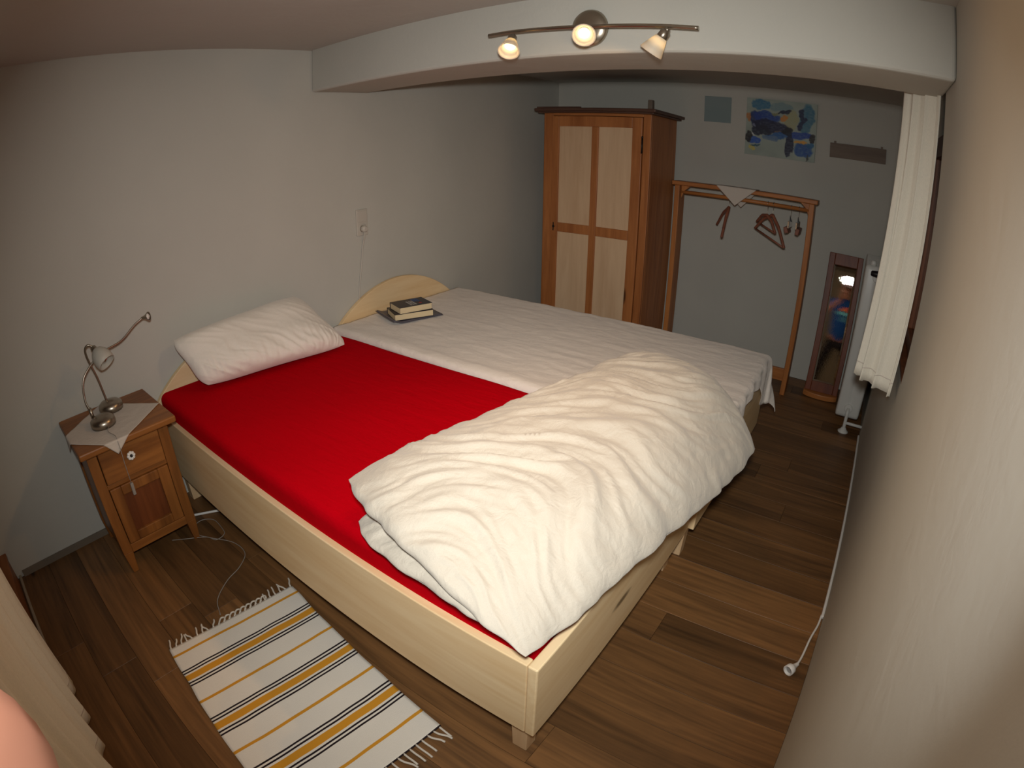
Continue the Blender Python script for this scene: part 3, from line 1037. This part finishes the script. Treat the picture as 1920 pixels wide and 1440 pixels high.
for i in range(NPU):
    for j in range(NPV):
        u, v = i / (NPU - 1), j / (NPV - 1)
        uu = u + .035 * nz(u * 9, v * 9, 1) + .012 * nz(u * 30, v * 22, 2)
        vv = v + .035 * nz(u * 9, v * 9, 5) + .012 * nz(u * 30, v * 22, 7)
        c = np.array([154, 164, 154]) + 16 * nz(u * 6, v * 6, 3)
        for (bu, bv, ru, rv, an, co) in BL:
            ca_, sa_ = math.cos(math.radians(an)), math.sin(math.radians(an))
            du, dv_ = uu - bu, vv - bv
            q = ((du * ca_ + dv_ * sa_) / ru) ** 2 + ((-du * sa_ + dv_ * ca_) / rv) ** 2
            al = sstep(1.15, .75, q) * (.85 + .3 * nz(u * 25, v * 40, 4))
            c = c * (1 - al) + np.array(co) * al if al > 0 else c
        ca.data[i * NPV + j].color = lin(*[float(max(0, min(255, q))) for q in c])
kp = NT('acrylic_paint')
at = kp.n('ShaderNodeAttribute', _attribute_name='paint')
kp.l(at, 'Color', kp.b, 'Base Color')
kp.b.inputs['Roughness'].default_value = .55
nb = kp.n('ShaderNodeTexNoise', Scale=60.0)
kp.bump(nb, 'Fac', .15, .003)
po.data.materials.clear()
po.data.materials.append(kp.m)

hb = thing('hook_board', 'plain grey-brown wooden board fixed to the wall right of the painting', 'hook board', (2.365, YB, 1.69))
MB().hexa([(2.168, YB - .016, 1.633), (2.565, YB - .016, 1.647), (2.565, YB, 1.647), (2.168, YB, 1.633), (2.166, YB - .016, 1.733), (2.563, YB - .016, 1.749), (2.563, YB, 1.749), (2.166, YB, 1.733)]).build('board', M['greyboard'], hb, bevel=.002)
for hx, hz_ in ((2.20, 1.735), (2.53, 1.748)):
    MB().box((hx - .008, YB - .010, hz_ - .01), (hx + .008, YB - .002, hz_ + .014)).build('hanging_tab', M['greyboard'], hb, bevel=.001)

# ------------------------------------------------------------------ leaning mirror
TILT = math.radians(10.5)
YAWM = math.radians(0.72)
mo = Vector((2.375, 3.075, 0.0))
mxv = Vector((math.cos(YAWM), math.sin(YAWM), 0))
mn = Vector((math.sin(YAWM) * math.cos(TILT), -math.cos(YAWM) * math.cos(TILT), math.sin(TILT)))      # normal, towards the room
mz = mn.cross(-mxv) * 1.0
if mz.z < 0:
    mz = -mz
mr = thing('standing_mirror', 'tall narrow mirror in a brown wooden frame leaning at the back wall', 'mirror', mo)
MP = lambda a, h, d=0.0: mo + mxv * a + mz * h + mn * d
HW, HT = .122, 1.005


def mbox(a0, a1, h0, h1, d0, d1):
    return [MP(a0, h0, d0), MP(a1, h0, d0), MP(a1, h0, d1), MP(a0, h0, d1), MP(a0, h1, d0), MP(a1, h1, d0), MP(a1, h1, d1), MP(a0, h1, d1)]


GA0, GA1, GH0, GH1 = -.079, .085, .107, .925
MB().hexa(mbox(-HW, GA0, .035, HT, -.02, .0)).build('frame_stile', M['mirwood'], mr, bevel=.004)
MB().hexa(mbox(GA1, HW, .035, HT, -.02, .0)).build('frame_stile', M['mirwood'], mr, bevel=.004)
MB().hexa(mbox(GA0, GA1, .035, GH0, -.02, .0)).build('frame_rail', M['mirwood'], mr, bevel=.003)
MB().hexa(mbox(GA0, GA1, GH1, HT, -.02, .0)).build('frame_rail', M['mirwood'], mr, bevel=.003)
MB().hexa(mbox(-HW, HW, .035, HT, -.026, -.0201)).build('back_board', M['mirwood'], mr)
bw, bd_ = .011, .0022
g = MB()
o4 = [MP(GA0, GH0, -.006 + bd_), MP(GA1, GH0, -.006 + bd_), MP(GA1, GH1, -.006 + bd_), MP(GA0, GH1, -.006 + bd_)]
i4 = [MP(GA0 + bw, GH0 + bw, -.006), MP(GA1 - bw, GH0 + bw, -.006), MP(GA1 - bw, GH1 - bw, -.006), MP(GA0 + bw, GH1 - bw, -.006)]
g.add(o4 + i4, [(4, 5, 6, 7), (0, 1, 5, 4), (1, 2, 6, 5), (2, 3, 7, 6), (3, 0, 4, 7)])
g.build('mirror_glass', M['mirror'], mr)
base = []
for i in range(13):
    a = -HW - .004 + (2 * HW + .008) * i / 12
    base.append((mo + mxv * a + Vector((0, -.012 - .038 * math.sin(PI * i / 12) ** .6, 0))))
base = [Vector((p.x, p.y, 0)) for p in base] + [mo + mxv * (HW + .004) + Vector((0, .05, 0)), mo - mxv * (HW + .004) + Vector((0, .05, 0))]
MB().prism(base, (0, 0, .036)).build('foot', M['rackw_x'], mr, bevel=.005)
top_b = MP(0, .90, -.026)
MB().hexa([Vector((2.35, YB - .03, 0)), Vector((2.40, YB - .03, 0)), Vector((2.40, YB - .012, 0)), Vector((2.35, YB - .012, 0)),
           top_b + Vector((-.025, 0, 0)), top_b + Vector((.025, 0, 0)), top_b + Vector((.025, .018, 0)), top_b + Vector((-.025, .018, 0))]).build('back_strut', M['mirwood'], mr)

# ------------------------------------------------------------------ radiator
rd = thing('radiator', 'tall white column radiator in the corner beyond the curtain', 'radiator', (2.59, 2.9, 0))
RX0, RX1, RYa = 2.508, 2.668, 2.66
NE = 9
for i in range(NE):
    ya = RYa + i * .062
    el = MB()
    n = 26
    pr = []
    for k in range(n + 1):
        q = k / n
        x = RX0 + q * (RX1 - RX0)
        d = .024 * (max(0, 1 - (2 * q - 1) ** 8)) ** .5 * (1 - .22 * math.exp(-((q - .5) / .07) ** 2))
        pr.append((x, d))
    poly = [(x, ya + .025 - d) for x, d in pr] + [(x, ya + .025 + d) for x, d in pr[::-1][1:-1]]
    z0, z1 = .075, 1.035
    rows = [(z0, .35), (z0 + .012, .8), (z0 + .03, 1.0), (z1 - .03, 1.0), (z1 - .012, .8), (z1, .35)]
    L_ = len(poly)
    vs, fs = [], []
    for z, s in rows:
        for (x, y_) in poly:
            vs.append((RX0 + (RX1 - RX0) / 2 + (x - (RX0 + RX1) / 2) * (.9 + .1 * s), ya + .025 + (y_ - ya - .025) * s, z))
    for r_ in range(len(rows) - 1):
        for k in range(L_):
            a, b = r_ * L_ + k, r_ * L_ + (k + 1) % L_
            fs.append((a, b, b + L_, a + L_))
    fs += [tuple(range(L_))[::-1], tuple(range((len(rows) - 1) * L_, len(rows) * L_))]
    el.add(vs, fs, True)
    el.build('radiator_element', M['wenamel'], rd)
for hz_ in (.145, .97):
    MB().lathe((2.588, RYa - .012, hz_), (0, 1, 0), [(0, .024), (.004, .027), (.02, .027), (NE * .062 + .0, .022)], 20).build('hub', M['wenamel'], rd)
MB().tube(bez([(2.588, RYa - .004, .145), (2.588, RYa - .035, .13), (2.588, RYa - .04, .10), (2.590, RYa - .04, .02), (2.590, RYa - .04, 0)], 6), .011, 12).build('valve_pipe', M['wenamel'], rd)
MB().lathe((2.590, RYa - .04, 0), (0, 0, 1), [(0, .036), (.006, .035), (.016, .022), (.03, .014)], 22).build('floor_collar', M['wenamel'], rd)
MB().tube([(2.585, RYa - .04, .062), (XR, RYa - .04, .062)], .0095, 12).build('return_pipe', M['wenamel'], rd)
MB().tube([(2.588, RYa - .005, .99), (2.600, RYa - .05, 1.0)], .014, 14).build('valve_body', M['chrome'], rd)
MB().lathe((2.545, RYa - .05, 1.0), (1, 0, 0), [(0, .010), (.006, .016), (.05, .021), (.062, .017)], 18).build('thermostat_head', M['black'], rd)
MB().lathe((2.555, RYa + .03, 1.035), (0, 0, 1), [(0, .02), (.02, .018), (.03, .012)], 16).build('vent_cap', M['wenamel'], rd)

# ------------------------------------------------------------------ curtains
def curtain(name, label, path, ztop, zbot, amp, nfold, flare=0.0):
    """fabric hung along a polyline path (plan), folds across it; flare moves the first path point outwards towards the hem"""
    t = thing(name, label, 'curtain', (path[0][0], path[0][1], zbot))
    P = [Vector((*p, 0)) for p in path]
    seg = [(b - a).length for a, b in zip(P[:-1], P[1:])]
    tot = sum(seg)

    def at(u):
        d = u * tot
        for a, b, l in zip(P[:-1], P[1:], seg):
            if d <= l + 1e-9:
                tn = (b - a).normalized()
                return a + tn * d, Vector((-tn.y, tn.x, 0)), tn
            d -= l
        return P[-1], Vector((-tn.y, tn.x, 0)), tn

    def f(u, v):
        z = ztop + (zbot - ztop) * v
        a = amp * (.5 + .5 * v)
        ph = u * nfold * 2 * PI + .5 * math.sin(v * 2.2 + u * 9)
        p, nr, tn = at(u)
        p0, _, tn0 = at(min(1, u + .001))
        off = a * (math.sin(ph) + .28 * math.sin(2.3 * ph + 1))
        q = p + nr * off + tn * (a * .35 * math.cos(ph)) + Vector((-flare * v * sstep(.9, 0, abs(u - .33) * 2), 0, 0))
        return (q.x, q.y, z + .005 * math.sin(ph + 1) * v)
    MB().grid(nfold * 22, 40, f).build('fabric', M['curtain'], t, solid=.002)
    vh = (ztop - zbot - .05) / (ztop - zbot)
    MB().grid(nfold * 22, 3, lambda u, v: f(u, vh - .0015 + .003 * v)).build('hem_seam', M['cloth'], t, solid=.0034)
    return t


curtain('curtain', 'cream curtain bunched beside the window, ending above the floor near the radiator', ((2.699, 1.235), (2.590, 1.37), (2.60, 1.72)), 2.045, .792, .020, 9, .042)
tag(MB().box((2.61, 1.32, 2.043), (2.65, 2.5, 2.0655)).build('curtain_rail', M['wplast'], bevel=.003), 'white ceiling curtain rail behind the beam', 'rail')
curtain('curtain', 'off-white curtain with long folds hanging by the low wooden plinth', ((.86, -1.000), (1.85, -1.030)), 2.045, .085, .018, 7)
tag(MB().box((.5, -1.04, 2.043), (2.0, -1.0, 2.0605)).build('curtain_rail', M['wplast'], bevel=.003), 'white ceiling curtain rail above the low wooden plinth', 'rail')
pn = thing('low_plinth', 'low brown wooden platform in the corner behind the off-white curtain', 'platform', (.9, -1.4, 0))
MB().box((0.004, -1.75, .0), (1.75, -1.056, .125)).build('platform_body', M['plinth'], pn, bevel=.003)
for k in range(4):
    MB().box((0.002, -1.702 + k * .163, .125), (1.77, -1.702 + k * .163 + .1605, .147)).build('board', M['plinth'], pn, bevel=.002)
tag(MB().box((0.0, -1.047, 0), (1.75, -1.034, .014)).build('floor_strip', plain('grey_strip', lin(150, 138, 122), .6), bevel=.003), 'slim pale floor strip in front of the low wooden plinth', 'strip')

# ------------------------------------------------------------------ rug
RA = math.atan2(-.085, .84)
rg = thing('rug', 'small white woven rug with yellow and black stripes beside the red bed', 'rug', (.925, -.335, 0))
rg.rotation_euler = (0, 0, RA)


def loc_mesh(mb, name, mat, parent, **kw):
    """mb already in the parent's own coordinates"""
    off = root_loc(parent)
    mb.v = [tuple(Vector(p) + off) for p in mb.v]
    return mb.build(name, mat, parent, **kw)


def rugf(u, v):
    x, yy = u * .845, (v - .5) * .545
    z = .004 + .0016 * (1 + nz(x * 9, yy * 9, 3)) + .004 * math.exp(-((x - .10) / .03) ** 2) * max(0, nz(yy * 4 + 1, 0, 2)) + .003 * max(0, nz(x * 3, yy * 5, 8))
    return (x, yy + .004 * nz(x * 8, v, 4), z)


loc_mesh(MB().grid(80, 50, rugf), 'woven_field', M['rug'], rg, solid=.003)
for side in (0, 1):
    for k in range(24):
        yy = -.265 + k * .0231
        rr = random.Random(side * 100 + k)
        x0, sg = (.003, -1) if side == 0 else (.842, 1)
        ln = rr.uniform(.05, .065) if side else rr.uniform(.035, .05)
        sk = rr.uniform(-.02, .02) + (.018 if side else .0)
        if side == 0 and 9 <= k <= 17:
            cc = rr.uniform(.010, .016)
            pts = [(x0, yy, .006), (x0 - .014, yy + .010, .006), (x0 - .026, yy + .022, .006), (x0 - .02, yy + .034, .007), (x0 - .006, yy + .03, .007)]
        else:
            pts = [(x0, yy, .006), (x0 + sg * ln * .35, yy + sk * .25, .006), (x0 + sg * ln * .7, yy + sk * .8, .005), (x0 + sg * ln, yy + sk, .005)]
        loc_mesh(MB().tube(bez(pts, 3), .0036, 6), 'tassel', M['fringe'], rg)

# ------------------------------------------------------------------ cables and socket
tag(MB().tube(bez([(.20, -.16, .006), (.222, -.12, .006), (.26, -.05, .006), (.30, 0.02, .006)], 8), .006, 8).build('white_cable', M['wplast']), 'thick white cable running under the bed behind the nightstand', 'cable')
tag(MB().tube(bez([(.31, -.30, .004), (.346, -.251, .004), (.411, -.165, .004), (.464, -.139, .004), (.455, -.09, .004), (.401, -.075, .004), (.32, -.075, .004), (.28, -.12, .004), (.30, -.17, .005), (.37, -.185, .007), (.44, -.15, .007), (.54, -.09, .004), (.64, -.09, .004), (.70, -.155, .004), (.735, -.24, .004), (.80, -.325, .004), (.88, -.36, .004)], 8), .0019, 6).build('thin_cable', M['clear']),
    'thin clear lamp cable looping over the floor between nightstand and rug', 'cable')
M['socket'] = plain('wall_white_plastic', lin(194, 187, 176), 0.4)
so = thing('wall_socket', 'double wall socket with a plugged-in white cord above the headboards', 'socket', (0, 1.245, 1.1))
MB().box((0, 1.208, 1.033), (.011, 1.288, 1.182)).build('plate', M['socket'], so, bevel=.004)
MB().box((.011, 1.216, 1.112), (.014, 1.280, 1.174)).build('rocker', M['socket'], so, bevel=.002)
MB().lathe((.008, 1.248, 1.072), (1, 0, 0), [(0, .029), (.005, .029), (.005, .024), (.001, .022)], 24).build('socket_ring', M['socket'], so)
MB().lathe((.010, 1.248, 1.072), (1, 0, 0), [(0, .020), (.022, .019), (.032, .012)], 20).build('plug', M['socket'], so)
MB().tube(bez([(.03, 1.248, 1.065), (.028, 1.246, 1.03), (.012, 1.243, .98), (.008, 1.225, .86), (.006, 1.20, .72), (.002, 1.185, .60), (.001, 1.18, .45)], 6), .004, 8).build('cord', M['socket'], so)

du = MB().box((XR - .011, .925, 0), (XR, 2.60, .016)).build('cable_duct', M['wplast'], bevel=.003)
tag(du, 'slim white cable duct along the foot of the right wall', 'cable duct')
ec = thing('extension_cord', 'white cord leaving the cable duct and ending in a round coupler on the floor', 'cord', (2.64, .60, 0))
MB().tube(bez([(2.694, .94, .008), (2.690, .88, .005), (2.676, .80, .005), (2.666, .70, .005), (2.655, .64, .012)], 8), .0042, 8).build('cord', M['wplast'], ec)
cdir = Vector((-.45, -.80, .0)).normalized()
CC = Vector((2.657, .645, .021))
MB().lathe(CC, cdir, [(0, .007), (.012, .009), (.026, .013), (.032, .020), (.052, .0205), (.052, .016), (.040, .0155)], 20, caps=False).build('coupler', M['wplast'], ec)
MB().lathe(CC + cdir * .038, cdir, [(0, .0155), (.003, .0155)], 18).build('coupler_insert', plain('grey_insert', lin(150, 146, 142), .5), ec)

# ------------------------------------------------------------------ three-spot lamp on the beam
lp = thing('spot_lamp', 'three-headed spot lamp on a curved nickel bar fixed to the white beam', 'lamp', (1.565, YF, 1.925))
LC = Vector((1.560, YF, 1.927))
MB().lathe(LC, (0, -1, 0), [(0, .066), (.006, .068), (.016, .062), (.024, .045), (.028, .02), (.029, .004)], 36).build('ceiling_plate', M['nickel'], lp)
MB().tube([LC + Vector((0.02, -.02, 0)), LC + Vector((.02, -.075, -.012))], .010, 14).build('stem', M['nickel'], lp)
bar = bez([(1.200, .866, 1.921), (1.33, .862, 1.922), (1.58, .862, 1.915), (1.82, .864, 1.906), (1.956, .866, 1.898)], 12)
MB().tube(bar, .0068, 12).build('bar', M['nickel'], lp)
M['bulb'] = emitter('warm_bulb', (1.0, 0.64, 0.27), 9.0)


def spot(j, d, k):
    d = Vector(d).normalized()
    j = Vector(j)
    h = MB().tube([j, j + d * .012], .009, 12)
    h.lathe(j + d * .008, d, [(0, .009), (.004, .0155), (.030, .0165), (.033, .014)], 20)
    hd_ = h.build('spot_head', M['nickel'], lp)
    MB().lathe(j + d * .034, d, [(0, .015), (.004, .019), (.030, .028), (.058, .037), (.060, .037), (.060, .034), (.032, .025), (.006, .016)], 28, caps=False).build('glass_shade', M['frost'], hd_)
    MB().lathe(j + d * .040, d, [(0, .008), (.010, .011), (.018, .016), (.024, .018), (.026, .0165), (.027, .001)], 20).build('bulb', M['bulb'], hd_)
    ld = bpy.data.lights.new('spot_light', 'SPOT')
    ld.energy = SPOT_WATTS
    ld.color = SPOT_COLOR
    ld.spot_size = math.radians(150)
    ld.spot_blend = 1.0
    ld.shadow_soft_size = .02
    lo = bpy.data.objects.new('spot_light', ld)
    COL.objects.link(lo)
    lo.parent = hd_
    lo.location = j + d * .080 - root_loc(hd_)
    lo.rotation_euler = d.to_track_quat('-Z', 'Y').to_euler()


spot((1.315, .850, 1.906), (.22, -.52, -.62), 0)
spot((1.590, .850, 1.905), (.40, -.78, -.42), 1)
spot((1.868, .850, 1.894), (-.52, .0, -.72), 2)

# ------------------------------------------------------------------ photographer and camera
CB = CAM - CFW * 0.004
ph = thing('photo_camera', 'black photo camera with a lit flash held by the photographer, seen in the tall mirror', 'camera', CB - CFW * .05)
MB().lathe(CB, -CFW, [(0, .020), (.002, .026), (.020, .030), (.034, .030)], 28).build('lens', M['black'], ph)
MB().obox(CB - CFW * .052, CRT, CUP, CFW, .122, .072, .036).build('camera_body', M['black'], ph, bevel=.006)
MB().obox(CB - CFW * .052 + CUP * .048, CRT, CUP, CFW, .026, .03, .03).build('flash_shoe', M['black'], ph, bevel=.003)
FC = CB - CFW * .045 + CUP * .105
MB().obox(FC - CFW * .02, CRT, CUP, CFW, .074, .06, .05).build('flash_housing', M['black'], ph, bevel=.006)
MB().lathe(FC + CFW * .004, CFW, [(0, .046), (.004, .050), (.008, .050)], 32).build('flash_rim', M['black'], ph)
MB().lathe(FC + CFW * .0122, CFW, [(0, .047), (.0006, .047)], 32).build('flash_lens', emitter('flash_light', (1.0, 0.97, 0.90), 60.0), ph)
fd = bpy.data.lights.new('flash_light_offscreen', 'AREA')
fd.shape = 'DISK'
fd.size = .09
fd.energy = FLASH_WATTS
fd.color = (.98, 1.0, .97)
fd.spread = math.radians(118)
fo = bpy.data.objects.new('flash_light_offscreen', fd)
COL.objects.link(fo)
fo.parent = ph
fo.location = FC + CFW * .0145 - root_loc(ph)
fo.rotation_euler = CFW.to_track_quat('-Z', 'Y').to_euler()

FH = Vector((-.10, .995, 0)).normalized()                 # where the person faces
LH = Vector((-FH.y, FH.x, 0))                             # the person's left
OP = Vector((CAM.x - .005, CAM.y - .235, 0))
W3 = lambda a, b, z: OP + LH * a + FH * b + Vector((0, 0, z))
pe = thing('person', 'person in blue printed t-shirt and dark trousers holding a camera, reflected in the mirror', 'person', OP)


def skin(name, nodes, edges, mat, parent, root, sub=2):
    bm = bmesh.new()
    lay = bm.verts.layers.skin.verify()
    vs = {}
    off = root_loc(parent)
    for k, (p, r) in nodes.items():
        v = bm.verts.new(Vector(p) - off)
        v[lay].radius = r if isinstance(r, tuple) else (r, r)
        v[lay].use_root = (k == root)
        vs[k] = v
    for a, b in edges:
        bm.edges.new((vs[a], vs[b]))
    me = bpy.data.meshes.new(name)
    bm.to_mesh(me)
    bm.free()
    me.materials.append(mat)
    o = bpy.data.objects.new(name, me)
    COL.objects.link(o)
    o.parent = parent
    md = o.modifiers.new('skin', 'SKIN')
    md.use_smooth_shade = True
    md = o.modifiers.new('sub', 'SUBSURF')
    md.levels = sub
    md.render_levels = sub
    return o


def chain(*k):
    return list(zip(k[:-1], k[1:]))


FT = CAM + Vector((-.712, -.262, -.655)).normalized() * .062       # index fingertip of the left hand, at the edge of the lens
N = {'pel': (W3(0, -.03, .86), (.12, .09)), 'sp': (W3(0, -.03, 1.02), (.13, .10)), 'ch': (W3(0, -.02, 1.22), (.15, .11)), 'nk0': (W3(0, -.02, 1.36), .07),
     'nk': (W3(0, 0, 1.42), .052), 'hd0': (W3(0, .035, 1.48), (.068, .08)), 'hd': (W3(0, .02, 1.55), (.074, .09)), 'ht': (W3(0, .0, 1.63), (.05, .06))}
E_ = chain('pel', 'sp', 'ch', 'nk0', 'nk', 'hd0', 'hd', 'ht')
N['nose'] = (W3(0, .128, 1.515), .012)
E_.append(('hd0', 'nose'))
for s, nm in ((1, 'l'), (-1, 'r')):
    N[nm + 'sh'] = (W3(s * .17, -.02, 1.335), .055)
    N[nm + 'el'] = (W3(s * .31, .05, 1.13), .042)
    N[nm + 'hip'] = (W3(s * .09, -.03, .80), .085)
    N[nm + 'kn'] = (W3(s * .19, -.01, .45), .055)
    N[nm + 'an'] = (W3(s * .27, -.03, .09), .038)
    N[nm + 'to'] = (W3(s * .30, .11, .035), (.042, .03))
    E_ += chain('ch', nm + 'sh', nm + 'el') + chain('pel', nm + 'hip', nm + 'kn', nm + 'an', nm + 'to')
# left hand: palm under the camera's left side, index finger reaching past the lens
BK = -CFW
N['lwr'] = (FT + Vector((-.035, -.125, -.105)), .026)
N['lpa'] = (FT + Vector((-.022, -.085, -.062)), (.032, .018))
N['li1'] = (FT + Vector((-.016, -.048, -.030)), .0108)
N['li2'] = (FT + Vector((-.008, -.022, -.012)), .0178)
N['li3'] = (FT, .0178)
N['lm1'] = (FT + Vector((-.002, -.055, -.046)), .0095)
N['lm2'] = (FT + Vector((.022, -.036, -.046)), .009)
N['lm3'] = (FT + Vector((.044, -.042, -.036)), .0078)
N['ln1'] = (FT + Vector((.002, -.068, -.058)), .009)
N['ln2'] = (FT + Vector((.026, -.054, -.060)), .0085)
N['ln3'] = (FT + Vector((.046, -.058, -.048)), .0074)
N['lp1'] = (FT + Vector((.0, -.084, -.070)), .008)
N['lp2'] = (FT + Vector((.022, -.074, -.072)), .0074)
N['lp3'] = (FT + Vector((.038, -.074, -.062)), .0066)
N['lt1'] = (FT + Vector((-.022, -.075, -.020)), .0115)
N['lt2'] = (FT + Vector((-.012, -.062, .012)), .010)
N['lt3'] = (FT + Vector((.002, -.060, .032)), .0085)
E_ += chain('lel', 'lwr', 'lpa') + chain('lpa', 'li1', 'li2', 'li3') + chain('lpa', 'lm1', 'lm2', 'lm3') + chain('lpa', 'ln1', 'ln2', 'ln3') + chain('lpa', 'lp1', 'lp2', 'lp3') + chain('lpa', 'lt1', 'lt2', 'lt3')
RHc = CB - CFW * .055 + CRT * .082
N['rwr'] = (RHc - CUP * .075 - CFW * .045 + CRT * .03, .026)
N['rpa'] = (RHc - CUP * .018 - CFW * .022 + CRT * .008, (.030, .018))
E_ += chain('rel', 'rwr', 'rpa')
for q, (du_, ln) in enumerate(((.030, .9), (.010, 1.0), (-.010, .95), (-.028, .8))):
    b0 = RHc + CUP * du_
    N['rf%da' % q] = (b0 + CFW * .012 + CRT * .006, .0092)
    N['rf%db' % q] = (b0 + CFW * .030 - CRT * .012 * ln, .0086)
    N['rf%dc' % q] = (b0 + CFW * .026 - CRT * .034 * ln, .0074)
    E_ += chain('rpa', 'rf%da' % q, 'rf%db' % q, 'rf%dc' % q)
N['rta'] = (RHc + CUP * .012 - CFW * .032 - CRT * .008, .0105)
N['rtb'] = (RHc + CUP * .020 - CFW * .036 - CRT * .036, .0088)
E_ += chain('rpa', 'rta', 'rtb')
skin('body', N, E_, M['skin'], pe, 'pel')
TS = {'pel': (W3(0, -.03, .73), (.180, .135)), 'sp': (W3(0, -.03, 1.0), (.165, .125)), 'ch': (W3(0, -.02, 1.22), (.172, .13)), 'nk0': (W3(0, -.02, 1.365), (.082, .075)),
      'lsh': (W3(.175, -.02, 1.335), .072), 'lel': (W3(.255, .018, 1.21), .068), 'rsh': (W3(-.175, -.02, 1.335), .072), 'rel': (W3(-.255, .018, 1.21), .068)}
ts = skin('t_shirt', TS, chain('pel', 'sp', 'ch', 'nk0') + chain('ch', 'lsh', 'lel') + chain('ch', 'rsh', 'rel'), M['shirt'], pe, 'pel')
TR = {'pel': (W3(0, -.03, .88), (.172, .135))}
te = []
for s, nm in ((1, 'l'), (-1, 'r')):
    TR[nm + 'hip'] = (W3(s * .09, -.03, .78), .098)
    TR[nm + 'kn'] = (W3(s * .19, -.01, .45), .072)
    TR[nm + 'an'] = (W3(s * .268, -.03, .07), .062)
    te += chain('pel', nm + 'hip', nm + 'kn', nm + 'an')
skin('trousers', TR, te, M['jeans'], pe, 'pel')
for s in (1, -1):
    skin('shoe', {'a': (W3(s * .265, -.06, .042), (.042, .04)), 'b': (W3(s * .285, .03, .042), (.046, .04)), 'c': (W3(s * .305, .14, .034), (.042, .03))}, [('a', 'b'), ('b', 'c')], M['shoe'], pe, 'a')
skin('hair', {'a': (W3(0, -.055, 1.50), (.075, .06)), 'b': (W3(0, -.03, 1.60), (.086, .085)), 'c': (W3(0, .03, 1.645), (.06, .06))}, [('a', 'b'), ('b', 'c')], M['hair'], pe, 'a')
for s in (1, -1):
    skin('ear', {'a': (W3(s * .088, .0, 1.50), (.008, .014)), 'b': (W3(s * .092, -.006, 1.535), (.009, .017))}, [('a', 'b')], M['skin'], pe, 'a')
wa, wb = Vector(N['rwr'][0]), Vector(N['rel'][0])
wq = wa + (wb - wa) * .18
MB().lathe(wq, (wb - wa), [(-.008, .034), (.008, .035)], 20).build('watch_strap', M['black'], pe)


def chest_text(txt, a, z, size, mat):
    cu = bpy.data.curves.new('shirt_print', 'FONT')
    cu.body = txt
    cu.size = size
    cu.align_x = 'CENTER'
    cu.extrude = .004
    o = bpy.data.objects.new('shirt_print', cu)
    COL.objects.link(o)
    rm = Matrix((-LH, Vector((0, 0, 1)), FH)).transposed()
    o.rotation_euler = rm.to_euler()
    dg = bpy.context.evaluated_depsgraph_get()
    me = bpy.data.meshes.new_from_object(o.evaluated_get(dg))
    bpy.data.objects.remove(o)
    for v in me.vertices:
        q = rm @ v.co
        ax = q.dot(LH) + a
        v.co = W3(a, .138 - .30 * (ax * ax), z) + q - root_loc(pe)
    me.materials.clear()
    me.materials.append(mat)
    ob = bpy.data.objects.new('shirt_print', me)
    COL.objects.link(ob)
    ob.parent = ts
    return ob


chest_text('105', -.03, 1.05, .105, M['lblue'])
MB().grid(10, 4, lambda u, v: W3(-.11 + u * .18, .132 - .30 * (-.11 + u * .18) ** 2, 1.14 + v * .05)).build('shirt_print', M['lblue'], ts, solid=.004)
MB().grid(10, 4, lambda u, v: W3(-.10 + u * .16 * (1 - v * .5), .135 - .30 * (-.1 + u * .16) ** 2, 1.20 + v * .06)).build('shirt_print', M['orange_print'], ts, solid=.004)
MB().grid(6, 4, lambda u, v: W3(-.10 + u * .06, .137 - .30 * (-.1 + u * .06) ** 2, 1.21 + v * .05)).build('shirt_print', M['red_print'], ts, solid=.006)
